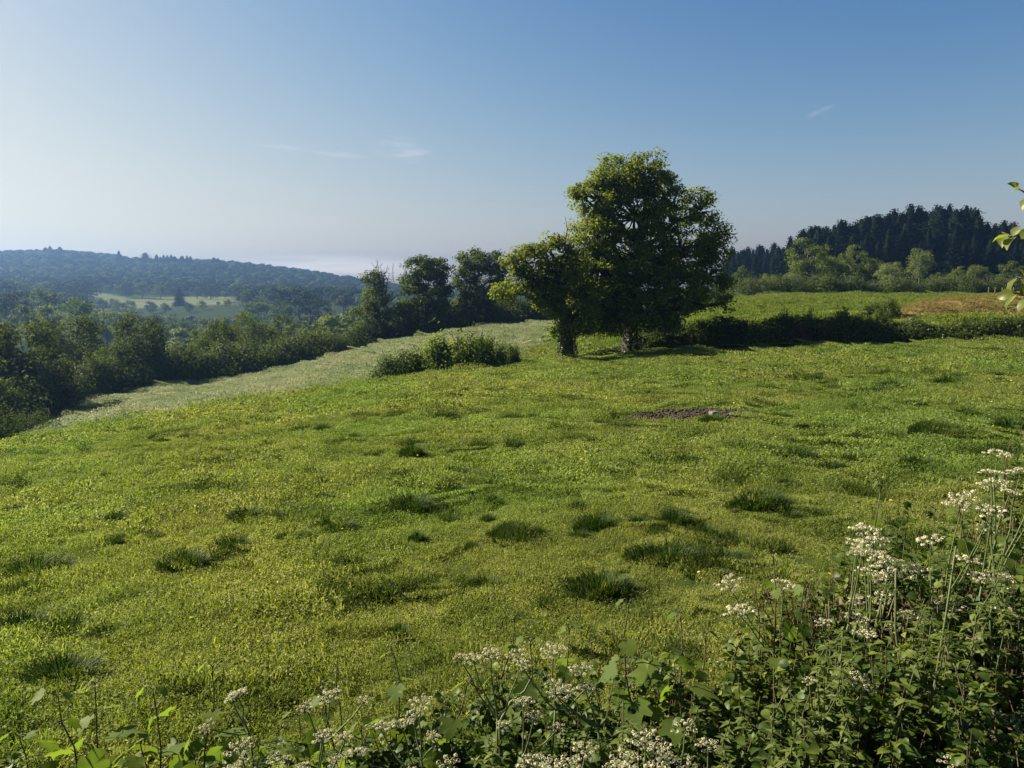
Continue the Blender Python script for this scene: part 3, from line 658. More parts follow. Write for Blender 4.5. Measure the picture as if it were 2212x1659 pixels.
# shrubs on the brow
for (px_, Y, k, h, w, lab) in ((838, 45.4, 1, 1.75, 1.55, 'low dark shrub at the lower end of the brow clump'), (885, 46.2, 1, 1.95, 1.6, 'dark shrub beside the bright rounded shrub'), (985, 46.8, 0, 2.75, 2.25, 'bright green rounded shrub on the brow of the field'),
        (945, 46.4, 0, 2.2, 1.5, 'green shrub filling the gap beside the bright rounded shrub'), (1072, 48.0, 0, 1.9, 1.2, 'low green shrub at the upper end of the brow clump'), (1040, 47.5, 0, 2.5, 1.8, 'bright shrub with bare twigs above it on the brow'), (1108, 48.2, 1, 1.6, .75, 'small dark upright bush between the shrub clump and the pollard')):
    b_ = base_at(px_, Y, -.15); o_ = thing('shrub', BS[k], lab, 'shrub', b_, px_ * .37, (w, w * .8, h))
    if px_ == 1040:
        tw = MB(); g_ = np.random.default_rng(3)
        for a in range(14): tube(tw, bend((0, 0, .5), (g_.normal(0, .22), g_.normal(0, .2), g_.uniform(.95, 1.28)), 4, 0, .03, g_), np.linspace(.012, .004, 4), 4)
        link('twig', tw.mesh('twig', M_TWIG), o_)

# overgrown hedge bank along the field edge: earth core and leaf cover in three stretches
def hedge_bank(name, label, pxa, pxb, Yo, hprof, mleaf, leaf, n, seed, wid=.9):
    g_ = np.random.default_rng(seed); pxs_ = np.linspace(pxa, pxb, 40); Y = np.interp(pxs_, BROW[:, 0], BROW[:, 1]) + Yo
    X = (pxs_ - W0 / 2) / F0 * Y; Z = H(X, Y, False); hh = np.interp(pxs_, [p for p, _ in hprof], [h for _, h in hprof]) * (1 + .12 * fbm(X * 1.3, Y, seed))
    o0 = np.array([X[20], Y[20], Z[20]]); core = MB()
    th = np.linspace(0, np.pi, 9); prof = np.stack([np.cos(th), np.sin(th) ** .7], -1)
    V = np.stack([np.tile(X[:, None], (1, 9)), Y[:, None] - prof[None, :, 0] * wid, Z[:, None] - .25 + prof[None, :, 1] * (hh[:, None] * .8 + .2)], -1) - o0
    i_ = np.arange(39)[:, None] * 9; j_ = np.arange(8)[None]
    core.add(V.reshape(-1, 3), np.stack([i_ + j_, i_ + j_ + 1, i_ + 10 + j_, i_ + 9 + j_], -1).reshape(-1, 4))
    t = g_.uniform(0, 1, n); a = g_.uniform(.0, np.pi * .85, n); px_ = pxa + (pxb - pxa) * t
    cx, cy_, cz, ch = np.interp(t, np.linspace(0, 1, 40), X), np.interp(t, np.linspace(0, 1, 40), Y), np.interp(t, np.linspace(0, 1, 40), Z), np.interp(t, np.linspace(0, 1, 40), hh)
    lump = 1 + .25 * fbm(cx * 1.1, a * 1.5, seed + 5) + g_.normal(0, .07, n)
    pos = np.stack([cx, cy_ - np.cos(a) * wid * lump, cz - .2 + np.sin(a) ** .7 * (ch + .2) * lump], -1) - o0
    nn = np.stack([0 * a, -np.cos(a), np.sin(a)], -1) + g_.normal(0, .5, (n, 3)); lm = MB()
    scatter(lm, RH_V, RH_Q, None, pos, frames(nn, g_), leaf * g_.uniform(.6, 1.4, n))
    return thing(name, [('bank', core.mesh('bank', M_SOIL, True)), ('foliage', lm.mesh('foliage', mleaf), 'stuff')], label, 'hedge', o0)
m, n, l, o = nmat('soil'); b = n.new('ShaderNodeBsdfPrincipled'); b.inputs['Roughness'].default_value = 1.0; b.inputs['Specular IOR Level'].default_value = 0.0
tc = n.new('ShaderNodeTexCoord'); l.new(ramp(n, l, noise(n, l, 6, 5, tc.outputs['Object']), [(.3, (.02, .022, .01)), (.7, (.055, .05, .025))]), b.inputs['Base Color']); l.new(b.outputs[0], o.inputs[0]); M_SOIL = m
M_BANKG = leaf_mat('bank_grass', [(0, (.035, .06, .012)), (.6, (.07, .105, .022)), (1, (.12, .15, .04))], .4)
hedge_bank('hedge_bank', 'grassy hedge bank in the shade of the tall oak', 1372, 1612, .9, [(1372, 1.0), (1420, 1.35), (1560, 1.5), (1612, 1.3)], M_BANKG, .13, 9000, 3)
hedge_bank('hedge_bank', 'ivy-covered hedge bank with russet bramble on its top', 1600, 1850, .2, [(1600, 1.25), (1700, 1.55), (1850, 1.4)], M_IVY, .12, 11000, 4)
hedge_bank('hedge_bank', 'dark ivy hedge bank in front of the brown mound', 1840, 2420, .2, [(1840, 1.35), (1960, 1.15), (2040, .95), (2100, 1.2), (2420, 1.3)], M_IVY, .12, 19000, 5)
hedge_bank('hedge_bank', 'very low weedy bank between the two oak trunks', 1248, 1350, .1, [(1248, .2), (1350, .4)], M_IVY, .12, 1800, 6, .5)
for (px_, Y, k, h, w, lab) in ((1696, 50.6, 2, 2.3, .75, 'dark bush standing up from the ivy hedge'), (1745, 51, 3, 2.0, .6, 'small yellow-green bush on the ivy hedge'), (1730, 49.4, 4, 1.75, 1.2, 'russet bramble mound on the ivy hedge'), (1790, 49.2, 4, 1.75, .9, 'brown twiggy bramble above the ivy hedge'),
        (1815, 51, 2, 1.9, .8, 'dark scrub behind the russet brambles'), (1862, 50.4, 0, 1.6, .7, 'light green elder bush beside the brown mound'), (1898, 50.4, 0, 1.65, .6, 'second light green elder bush nearest the brown mound'),
        (1968, 49.5, 2, 1.55, .8, 'dark tuft on the hedge below the brown mound'), (1880, 59, 1, 1.3, 1.2, 'shaded bush at the foot of the brown mound'), (1915, 60, 1, 1.6, 1.1, 'shaded scrub touching the end of the brown mound')):
    b_ = base_at(px_, Y, -.1); thing('hedge_bush', BS[k], lab, 'bush', b_, px_ * .7, (w, w * .8, h))

# brown earth mound behind the hedge
m, n, l, o = nmat('mound_turf'); b = n.new('ShaderNodeBsdfPrincipled'); b.inputs['Roughness'].default_value = 1.0; b.inputs['Specular IOR Level'].default_value = 0.0
g = n.new('ShaderNodeNewGeometry'); f = noise(n, l, .55, 5, g.outputs['Position'])
c = ramp(n, l, f, [(.36, (.13, .082, .034)), (.5, (.145, .112, .038)), (.66, (.135, .13, .038))])
c = mixc(n, l, 1.0, c, ramp(n, l, noise(n, l, 9, 4, g.outputs['Position']), [(.3, (.6, .6, .6)), (.7, (1.3, 1.3, 1.3))]), 'MULTIPLY')
l.new(c, b.inputs['Base Color']); bp = n.new('ShaderNodeBump'); bp.inputs['Distance'].default_value = .2; l.new(noise(n, l, 5, 5, g.outputs['Position']), bp.inputs['Height']); l.new(bp.outputs[0], b.inputs['Normal']); l.new(b.outputs[0], o.inputs[0]); M_MOUND = m
ml, mt, mr_ = P(1908, 688, 58), P(1978, 654, 63), P(2212, 637, 63)
NU, NV = 110, 40; uu, vv = np.meshgrid(np.linspace(0, 1, NU), np.linspace(0, 1, NV))
MX = ml[0] - 1 + uu * 40; MY = 56.5 + vv * 17
edge = np.minimum(sstep(0, 4.2, MX - ml[0] * MY / 58), np.minimum(sstep(57.2, 63, MY), sstep(72, 67, MY)))
top = mt[2] + (mr_[2] - mt[2]) * (MX - mt[0]) / (mr_[0] - mt[0]); top = np.minimum(top, mr_[2] + .25)
base_z = H(MX.ravel(), MY.ravel()).reshape(MX.shape)
MZ = (base_z - .25) * (1 - edge) + top * edge + .07 * fbm(MX * 1.5, MY * 1.5, 8) * edge
i_ = np.arange(NV - 1)[:, None] * NU; j_ = np.arange(NU - 1)[None]
mb = MB(); mb.add(np.stack([MX, MY, MZ], -1).reshape(-1, 3), np.stack([i_ + j_, i_ + j_ + 1, i_ + NU + j_ + 1, i_ + NU + j_], -1).reshape(-1, 4))
tag(link('earth_mound', mb.mesh('earth_mound', M_MOUND, True)), 'long flat-topped mound of brown earth and dry grass behind the hedge', 'mound', kind='structure')

# ------------------------------------------------------------------ grass
GC = [(0, (.058, .075, .016)), (.4, (.145, .168, .04)), (.8, (.25, .255, .08)), (1, (.37, .36, .17))]
M_G1 = leaf_mat('pasture_grass', GC, .5, .02, .5, patch=.2, patchcols=(.78, .98, .85), patch2=(.85, (.66, .72, .6)))
M_G2 = leaf_mat('pale_grass', [(0, (.20, .21, .105)), (.5, (.245, .255, .13)), (1, (.29, .295, .16))], .45, .03, .5, patch=.12, patchcols=(.72, .85, .72), yellow=False, patch2=(.5, (.7, .78, .68)))  # seeding grass made paler: backlit dew sheen put into the colour
M_G3 = leaf_mat('upper_grass', [(0, (.07, .10, .016)), (.5, (.12, .15, .026)), (1, (.19, .19, .045))], .45, .02, patch=.1, patchcols=(.8, .95, .85))
M_TUS = leaf_mat('lush_grass', [(0, (.011, .026, .006)), (.5, (.022, .046, .009)), (.92, (.06, .088, .018)), (1, (.2, .18, .08))], .4, .015, .5)
M_DRY = leaf_mat('dry_grass', [(0, (.12, .085, .034)), (.5, (.17, .135, .045)), (1, (.16, .16, .045))], .35, .03)
def turf(seed, n_, size, h, w, mat, segs, lf=2.4):
    g_ = np.random.default_rng(seed); mb = MB(); a = g_.uniform(0, 2 * np.pi, n_); rr_ = size * np.sqrt(g_.random(n_))
    pos = np.stack([np.cos(a) * rr_, np.sin(a) * rr_, np.full(n_, -.015)], -1)
    blades(mb, pos, h * g_.uniform(.45, 1.2, n_), w * g_.uniform(.7, 1.3, n_), g_.uniform(.1, 1.0, n_), g_, segs)
    k = int(n_ * .8); a = g_.uniform(0, 2 * np.pi, k); rr_ = size * np.sqrt(g_.random(k))
    pos = np.stack([np.cos(a) * rr_, np.sin(a) * rr_, h * g_.uniform(.05, .55, k)], -1)
    scatter(mb, RH_V * [1.3, 1, 1], RH_Q, None, pos, frames(g_.normal(0, .5, (k, 3)) + [0, 0, .8], g_), w * lf * g_.uniform(.6, 1.4, k))
    return mb.mesh('turf', mat)
T_N = [turf(s, 1300, .34, .045, .006, M_G1, 2, 2.2) for s in range(101, 106)]
T_M = [turf(s, 1200, .64, .05, .012, M_G1, 1, 2.0) for s in range(111, 116)]
T_F = [turf(s, 1200, 1.3, .07, .025, M_G1, 1, 2.0) for s in range(121, 126)]
def field_points(n_, y0, y1, pa, pb, seed, pw=2.0):
    g_ = np.random.default_rng(seed); i2 = np.arange(n_); Y = (y0 ** pw + (y1 ** pw - y0 ** pw) * ((.5 + i2 * .7548776662) % 1)) ** (1 / pw); p = pa + (pb - pa) * ((.5 + i2 * .5698402910) % 1) + g_.normal(0, 4, n_); X = (p - W0 / 2) / F0 * Y
    return X, Y, p, g_
def lay(name, n_, y0, y1, pa, pb, seed, meshes, label, inside=None, s0=.75, s1=1.25):
    X, Y, p, g_ = field_points(n_, y0, y1, pa, pb, seed)
    yb_ = np.interp(p, BROW[:, 0], BROW[:, 1]); d_ = ((X - MUD[0]) / 1.55) ** 2 + ((Y - MUD[1]) / 1.0) ** 2
    ok = d_ > .9 + .5 * fbm(X * 2, Y * 2, 4)
    ok &= inside(X, Y, p, yb_)
    X, Y = X[ok], Y[ok]; Z = H(X, Y); k = len(X)
    sc_ = g_.uniform(s0, s1, k) * (1 + .45 * np.clip(fbm(X * .55, Y * .55, 31), -.6, 1.2))
    gn_scatter(name, np.stack([X, Y, Z], -1), g_.uniform(0, 6.28, k), sc_, g_.integers(0, len(meshes), k), meshes, label, 'grass', g_.normal(0, .12, (k, 2)))
near_in = lambda X, Y, p, yb_: Y < yb_ + .8
lay('pasture_grass', 1350, 2.7, 9.5, -900, 3300, 201, T_N, 'short sunlit pasture grass just beyond the roadside weeds', near_in)
lay('pasture_grass', 1750, 9, 23, -450, 2900, 202, T_M, 'short sunlit pasture grass around the bare earth patch', near_in)
lay('pasture_grass', 2000, 22, 56, -300, 2650, 203, T_F, 'sunlit pasture grass running up to the field edge', near_in)
T_P = [turf(s, 1300, 2.0, .16, .035, M_G2, 1) for s in range(131, 135)]
T_U = [turf(s, 700, 2.0, .18, .05, M_G3, 1) for s in range(141, 145)]
lay('pale_field_grass', 2200, 26, 124, -150, 1330, 204, T_P, 'pale seeding grass on the slope beyond the brow', lambda X, Y, p, yb_: (Y > yb_ + 1.5) & (Y < np.interp(p, HB[:, 0], HB[:, 1]) + 1.5) & (p < 1150 + 6 * (Y - 60)))
lay('upper_field_grass', 2600, 50, 160, 1050, 2360, 205, T_U, 'green grass of the upper field below the conifer wood', lambda X, Y, p, yb_: (Y > yb_ + 1.5) & (p >= 1150 + 6 * (Y - 60)) & ~((X > ml[0] - .5) & (Y > 56.5) & (Y < 73)))
T_D = [turf(s, 80, .5, .14, .03, M_DRY, 1) for s in range(151, 154)]
sel = np.random.default_rng(9).integers(0, NU * NV, 2600); MP = np.stack([MX, MY, MZ], -1).reshape(-1, 3)[sel] + np.random.default_rng(10).normal(0, .12, (2600, 3)) * [1, 1, 0]
gn_scatter('mound_grass', MP, np.random.default_rng(11).uniform(0, 6, 2600), np.random.default_rng(12).uniform(.6, 1.2, 2600), np.random.default_rng(13).integers(0, 3, 2600), T_D, 'dry brown grass on the earth mound', 'grass')

M_ROUGH = leaf_mat('rough_grass', [(0, (.014, .026, .006)), (.5, (.032, .05, .010)), (1, (.085, .10, .02))], .42, .01, .5)
T_R = [turf(s, 240, .16, .11, .011, M_ROUGH, 1, 1.6) for s in range(161, 165)]
X, Y, p, g_ = field_points(9000, 4.2, 52, -100, 2320, 206, 1.45)
ok = (Y < np.interp(p, BROW[:, 0], BROW[:, 1])) & (fbm(X * 1.3 + 40, Y * 2.0, 51, 2) > .36) & (((X - MUD[0]) / 1.8) ** 2 + ((Y - MUD[1]) / 1.2) ** 2 > 1)
X, Y = X[ok], Y[ok]
gn_scatter('rough_grass', np.stack([X, Y, H(X, Y)], -1), g_.uniform(0, 6.28, len(X)), g_.uniform(.6, 1.3, len(X)) * (1 + Y / 45), g_.integers(0, 4, len(X)), T_R, 'small dark rough grass tufts mottling the pasture', 'grass', g_.normal(0, .1, (len(X), 2)))
# tussocks: lush grass clumps that cattle leave
def tussock(seed, n_=1100):
    g_ = np.random.default_rng(seed); mb = MB(); a = g_.uniform(0, 2 * np.pi, n_); rr_ = np.sqrt(g_.random(n_)); el = 1 + .4 * math.sin(seed)
    pos = np.stack([np.cos(a) * rr_ * el, np.sin(a) * rr_ * .75, np.full(n_, -.05)], -1)
    h = (1.05 - .72 * rr_ ** 1.6) * g_.uniform(.4, 1.15, n_); w_ = np.full(n_, .03)
    aa = a + g_.normal(0, .6, n_)
    side = np.stack([-np.sin(aa), np.cos(aa), 0 * a], -1); ld = np.stack([np.cos(aa), np.sin(aa), 0 * a], -1) * (h * g_.uniform(.1, .9, n_))[:, None]
    up = np.zeros((n_, 3)); up[:, 2] = h; m_ = pos + up * .6 + ld * .3; tip = pos + up * .95 + ld; w3 = w_[:, None]
    V = np.stack([pos - side * w3 / 2, pos + side * w3 / 2, m_ + side * w3 * .42, m_ - side * w3 * .42, tip], 1); o_ = (np.arange(n_) * 5)[:, None]
    mb.add(V.reshape(-1, 3), o_ + [0, 1, 2, 3], o_ + [3, 2, 4]); return mb.mesh('grass_tussock', M_TUS)
TU = [tussock(s) for s in range(6)]
TL = [(540, 1122, 95), (190, 1108, 60), (255, 1122, 45), (890, 1108, 110), (820, 1118, 90), (945, 1102, 70), (735, 1150, 75), (640, 1167, 70), (510, 1190, 80), (1290, 1143, 95), (1460, 1135, 100), (1385, 1138, 80), (1300, 1285, 150), (1450, 1215, 150), (1560, 1222, 110),
      (140, 1475, 170), (50, 1372, 150), (150, 1382, 150), (240, 1388, 110), (80, 1245, 120), (130, 1240, 80), (400, 1228, 110), (480, 1240, 80), (1000, 1272, 70), (1050, 1273, 80), (1640, 1098, 110), (1605, 970, 60), (1280, 977, 50), (1110, 967, 60), (890, 988, 80), (985, 1024, 60), (715, 1024, 40),
      (1900, 857, 90), (1930, 842, 80), (2150, 782, 80), (1465, 817, 60), (1415, 851, 40), (1740, 822, 90), (355, 947, 45), (415, 950, 60), (185, 977, 50), (495, 974, 45), (600, 962, 35), (495, 1054, 40), (160, 1047, 45), (1720, 992, 90), (1700, 1052, 60), (2180, 935, 110), (1540, 915, 60), (1870, 860, 80), (2050, 830, 70),
      (1250, 1100, 50), (1020, 1192, 50), (1180, 1010, 40), (1480, 1000, 60), (1340, 925, 60), (1130, 860, 50), (960, 905, 50), (1060, 850, 45), (700, 935, 50), (310, 1010, 50), (60, 1060, 60), (30, 1110, 50), (830, 1290, 60), (640, 1320, 70), (860, 1380, 70), (1750, 930, 70), (2010, 930, 80), (1980, 1010, 90), (2080, 900, 70), (1840, 780, 60), (1560, 790, 60), (2000, 790, 70), (1680, 770, 50), (1400, 780, 50), (1240, 840, 50), (570, 1010, 45), (440, 1110, 50), (330, 1170, 60), (700, 1080, 40), (1550, 1075, 60), (1380, 1040, 50)]
g_ = np.random.default_rng(88)
for k in range(170):
    TL.append((g_.uniform(-30, 2240), 760 + 420 * g_.random() ** 1.6, g_.uniform(26, 60)))
big = 0
for k, (a, b_, w) in enumerate(TL):
    p = ground_px(a, b_)
    if p[1] > np.interp(a, BROW[:, 0], BROW[:, 1]) - .5: continue
    if ((p[0] - MUD[0]) / 1.9) ** 2 + ((p[1] - MUD[1]) / 1.3) ** 2 < 1: continue
    rad = w / F0 * p[1] * .5; h = min(max(rad * g_.uniform(.55, .95), .12), .3)
    lab = ('large lush dark grass tussock in the short pasture' if w >= 90 else 'medium dark grass tussock in the short pasture' if w >= 50 else 'small dark grass tuft in the short pasture')
    o_ = link('grass_tussock', TU[k % 6], None, p, g_.uniform(-.4, .4), (rad * 1.1, rad * 1.0, h))
    tag(o_, lab, 'grass tussock', lab.split()[0] + ' grass tussocks of the pasture')
# bare trampled earth: clods and the mineral block
g_ = np.random.default_rng(14); mb = MB()
ico = np.array([(0, 0, 1), (.9, 0, .3), (.28, .85, .3), (-.72, .53, .3), (-.72, -.53, .3), (.28, -.85, .3), (0, 0, -.4)]); icf = [(0, 1, 2), (0, 2, 3), (0, 3, 4), (0, 4, 5), (0, 5, 1), (6, 2, 1), (6, 3, 2), (6, 4, 3), (6, 5, 4), (6, 1, 5)]
a = g_.uniform(0, 6.28, 1500); rr_ = np.sqrt(g_.random(1500)); cx = MUD[0] + np.cos(a) * rr_ * 1.7; cy_ = MUD[1] + np.sin(a) * rr_ * 1.05
scatter(mb, ico, None, icf, np.stack([cx, cy_, H(cx, cy_)], -1), frames(g_.normal(0, .3, (1500, 3)) + [0, 0, 1], g_), g_.uniform(.012, .045, 1500))
m, n, l, o = nmat('trampled_earth'); b = n.new('ShaderNodeBsdfPrincipled'); b.inputs['Roughness'].default_value = 1.0; b.inputs['Specular IOR Level'].default_value = 0.05; g = n.new('ShaderNodeNewGeometry')
l.new(ramp(n, l, g.outputs['Random Per Island'], [(0, (.02, .016, .012)), (.7, (.046, .037, .028)), (1, (.09, .076, .062))]), b.inputs['Base Color']); l.new(b.outputs[0], o.inputs[0])
tag(link('trampled_earth', mb.mesh('trampled_earth', m)), 'bare trampled brown earth clods around the mineral block', 'earth', kind='stuff')
m, n, l, o = nmat('salt_lick'); b = n.new('ShaderNodeBsdfPrincipled'); b.inputs['Roughness'].default_value = .6; tc = n.new('ShaderNodeTexCoord')
l.new(ramp(n, l, noise(n, l, 9, 4, tc.outputs['Object']), [(.3, (.09, .075, .07)), (.7, (.17, .155, .15))]), b.inputs['Base Color']); l.new(b.outputs[0], o.inputs[0])
import bmesh
bm = bmesh.new(); bmesh.ops.create_cube(bm, size=1); bmesh.ops.subdivide_edges(bm, edges=bm.edges[:], cuts=2, use_grid_fill=True)
for v in bm.verts:
    v.co.z *= 1.0 - .25 * (v.co.x ** 2 + v.co.y ** 2); v.co *= 1 + .05 * math.sin(v.co.x * 9 + v.co.y * 7)
bmesh.ops.bevel(bm, geom=[e for e in bm.edges if e.calc_face_angle(0) > .8], offset=.08, segments=2, affect='EDGES')
me = bpy.data.meshes.new('mineral_block'); bm.to_mesh(me); bm.free(); me.materials.append(m)
p = ground_px(1541, 899); tag(link('mineral_block', me, None, p + [0, 0, .04], .5, (.17, .15, .11)), 'small grey mineral lick block on the bare earth patch', 'lick block')

# ------------------------------------------------------------------ roadside weeds in front of the pasture
M_WEED = leaf_mat('weed_leaves', [(0, (.022, .040, .008)), (.5, (.055, .088, .014)), (.85, (.115, .145, .024)), (1, (.22, .21, .04))], .45, .035, .45)
M_MAPLE = leaf_mat('maple_leaves', [(0, (.045, .075, .018)), (.5, (.075, .11, .022)), (1, (.14, .16, .03))], .5, .015, .5, 1.9)
M_HAZEL = leaf_mat('hazel_leaves', [(0, (.07, .10, .015)), (1, (.15, .17, .025))], .6, .05, .4, 1.8)
M_STEM = leaf_mat('green_stems', [(0, (.06, .085, .025)), (1, (.11, .13, .045))], .15, .06)
M_FLOR = leaf_mat('white_florets', [(0, (.34, .32, .17)), (.5, (.50, .47, .30)), (1, (.68, .64, .47))], .35, .0, yellow=False, tcol=1.0)
M_SHOOT = leaf_mat('shoot_stems', [(0, (.05, .045, .016)), (1, (.10, .085, .035))], .1, .05)
M_STALK = leaf_mat('dry_stalks', [(0, (.035, .024, .014)), (.5, (.085, .062, .035)), (1, (.19, .15, .095))], .1, .03)
half = [(.03, .0), (.2, -.1), (.42, .04), (.6, .26), (.4, .33), (.5, .52), (.48, .76), (.26, .62), (.14, .74), (0, 1.0)]
out = half + [(-x, y) for x, y in half[-2::-1]]
def maple(seed):
    g_ = np.random.default_rng(seed); o_ = np.array(out) * (1 + g_.normal(0, .05, (len(out), 1))); c = np.array([[0, .36]])
    V2 = np.concatenate([o_, c, [[0, .68]]]); d, f = g_.uniform(.15, .5), g_.uniform(.05, .3)
    z = -d * V2[:, 1] ** 2 + f * np.abs(V2[:, 0]) - .5 * f * np.abs(V2[:, 0]) ** 2 * 2 + .035 * np.sin(V2[:, 0] * 22 + V2[:, 1] * 9)
    k = len(out); T = [(i_, i_ + 1, k) for i_ in range(k - 1) if i_ not in (8, 9)] + [(8, 9, k + 1), (9, 10, k + 1), (8, k + 1, k), (k + 1, 10, k), (k - 1, 0, k)]
    mb = MB(); mb.add(np.c_[V2, z], None, T); return mb.mesh('leaf', M_MAPLE)
MAP = [maple(s) for s in range(8)]
OV_V = np.array([(0, 0, 0), (0, .33, .02), (0, .68, -.03), (0, 1, -.16), (.24, .16, .06), (.34, .42, .09), (.2, .74, .02), (-.24, .16, .06), (-.34, .42, .09), (-.2, .74, .02)])
OV_Q = [(0, 4, 5, 1), (1, 5, 6, 2), (0, 1, 8, 7), (1, 2, 9, 8)]; OV_T = [(2, 6, 3), (2, 3, 9)]
def ov_mesh(seed, mat):
    g_ = np.random.default_rng(seed); V = OV_V * np.array([1.15, 1, 1 + g_.random()]) + g_.normal(0, .02, OV_V.shape); mb = MB(); mb.add(V, OV_Q, OV_T); return mb.mesh('leaf', mat)
HZ = [ov_mesh(s, M_HAZEL) for s in range(4)]
from mathutils import Matrix
def place(o_, pos, y_dir, z_dir, size):
    z = unit(np.asarray(z_dir, float)); y = np.asarray(y_dir, float); y = unit(y - z * y.dot(z)); x = np.cross(y, z)
    o_.location = pos; o_.rotation_euler = Matrix(np.stack([x, y, z], -1).tolist()).to_euler(); o_.scale = (size,) * 3
def root_of(px_, Y, dx=0.0, dy=0.0):
    x = (px_ - W0 / 2) / F0 * Y + dx; return np.array([x, Y + dy, h1(x, Y + dy) - .03])
def sapling(px_, py_, Y, nl, size, label, seed, dx=None, name='maple_shoot', leaves=MAP, mstem=M_SHOOT, rad=.0055):
    g_ = np.random.default_rng(seed); top = P(px_, py_, Y); b_ = root_of(px_, Y, g_.normal(0, .07) if dx is None else dx, g_.normal(0, .05))
    L = top - b_; ln = np.linalg.norm(L); path = bend((0, 0, 0), L, 8, 0, .012 * ln, g_)
    sm = MB(); tube(sm, path, np.linspace(rad, rad * .4, 8), 6)
    o_ = link(name, None, None, b_); o_.empty_display_size = .1; tag(o_, label, 'plant'); items = []
    for k in range(nl):
        t = 1 - (k // 2) * min(.15, .1 / ln * 1.3) - (.0 if k < 2 else g_.uniform(0, .04)); t = max(t, .25)
        a = (k % 2) * np.pi + (k // 2) * 1.45 + g_.uniform(-.4, .4); d = np.array([np.cos(a), np.sin(a), g_.uniform(.0, .5)])
        f = t * 7; i_ = min(int(f), 6); p = path[i_] + (path[i_ + 1] - path[i_]) * (f - i_)
        s = size * g_.uniform(.7, 1.15) * (.45 if k < 2 else .75 if k < 4 else 1); e = p + d * s * g_.uniform(.3, .75)
        tube(sm, bend(p, e, 4, .01, 0), np.linspace(.0022, .0014, 4), 4)
        items.append((e, d * [1, 1, .3] + [0, 0, g_.uniform(-1.1, -.1)], np.array([0, 0, .8]) + d * .45 + g_.normal(0, .35, 3), s, k))
    link('stem', sm.mesh('stem', mstem, True), o_)
    for (e, yd, zd, s, k) in items:
        place(link('leaf', leaves[(seed + k) % len(leaves)], o_), e, yd, zd, s)
    return o_
SL = [(125, 1505, 8, .10, 'leafy maple shoot at the end of the weeds with a flat layer of leaves'), (40, 1590, 6, .10, 'lowest maple shoot with wide drooping leaves'), (205, 1478, 8, .085, 'maple shoot with a star of pale new leaves on top'), (330, 1490, 8, .10, 'maple shoot with one wide leaf glowing yellow-green'),
      (458, 1440, 9, .095, 'tall bare-stemmed maple shoot with yellow leaf under its tip'), (500, 1548, 6, .10, 'maple shoot holding grey shiny leaves over the grass'), (645, 1545, 6, .09, 'short maple shoot between the first white umbels'), (852, 1418, 8, .085, 'upright maple shoot with brown tip leaves above the white umbels'), (400, 1600, 7, .10, 'low dark maple shoot under the tall bare-stemmed one'),
      (1112, 1332, 6, .06, 'slender shoot with a small hanging leaf over the short grass'), (1145, 1385, 7, .09, 'shoot with one wide grey leaf above the umbel cluster'), (1360, 1302, 8, .085, 'shoot with a curled pale leaf against the lush tussock'), (1470, 1325, 8, .085, 'slanting shoot with brown tip beside the curled pale leaf'), (1230, 1360, 7, .075, 'shoot with yellow upper leaf among narrow leaves'),
      (1350, 1420, 8, .085, 'leafy shoot lying in the bramble mass'), (1420, 1450, 8, .08, 'shoot with one round sunlit leaf over the dark hollow'), (1010, 1475, 7, .08, 'shoot with folded grey leaves left of the umbel cluster'), (1525, 1370, 8, .075, 'bushy shoot at the edge of the dark bramble'), (1590, 1400, 8, .075, 'shoot with yellow-green side leaves near the dry stalks'), (1670, 1195, 6, .06, 'thin reddish shoot standing before the dry stalks'),
      (1742, 1270, 6, .07, 'small shoot beside the dry stalk clump'), (1905, 1045, 10, .07, 'tallest round-leaved shoot rising over the pasture'), (1960, 1120, 10, .075, 'round-leaved shoot behind the white umbels'), (2080, 1100, 9, .075, 'leafy shoot in the dark gap under the high umbel'), (2190, 1120, 9, .075, 'shoot at the shaded end of the weeds'), (300, 1585, 7, .11, 'low maple shoot with broad dark leaves'), (700, 1520, 6, .085, 'maple shoot with curled grey leaves by the second umbel'),
      (780, 1570, 7, .09, 'maple shoot half hidden among the umbel stems'), (940, 1560, 7, .09, 'maple shoot with yellow lower leaf'), (1800, 1390, 8, .08, 'shoot with toothed leaves below the dry stalks'), (1700, 1440, 9, .085, 'broad-leaved shoot in the shaded hollow')]
for k, (a, b_, nl, sz, lab) in enumerate(SL):
    sapling(a, b_, 2.75 + .25 * ((k * 7) % 4) / 3 + (.35 if a > 1850 else 0), nl + 3, sz * 1.3, lab, 300 + k, dx={205: -.10, 458: -.14, 125: .06}.get(a))

# cow parsley
def umbel(seed):
    g_ = np.random.default_rng(seed); ray, flo = MB(), MB(); k = int(g_.integers(9, 14)); C = []
    for q_ in range(k):
        rr_ = math.sqrt((q_ + .6) / k); a = q_ * 2.4 + g_.normal(0, .15); C.append((math.cos(a) * rr_, math.sin(a) * rr_, .55 - .26 * rr_ ** 2 + g_.normal(0, .05)))
    for c in C:
        c = np.array(c); tube(ray, bend((0, 0, 0), c, 4, .05, 0), [.022, .018, .014, .012], 3, False)
        n_ = int(g_.integers(22, 32)); d = unit(g_.normal(size=(n_, 3)) * [1, 1, .5] + [0, 0, .55]); s = g_.uniform(.15, .22)
        scatter(flo, RH_V * [1.5, 1, 1], RH_Q, None, c + d * s * [1, 1, .55], frames(d + g_.normal(0, .3, d.shape), g_), g_.uniform(.07, .125, n_))
    return flo.mesh('umbel', M_FLOR), ray.mesh('spoke', M_STEM)
UM = [umbel(s) for s in range(6)]
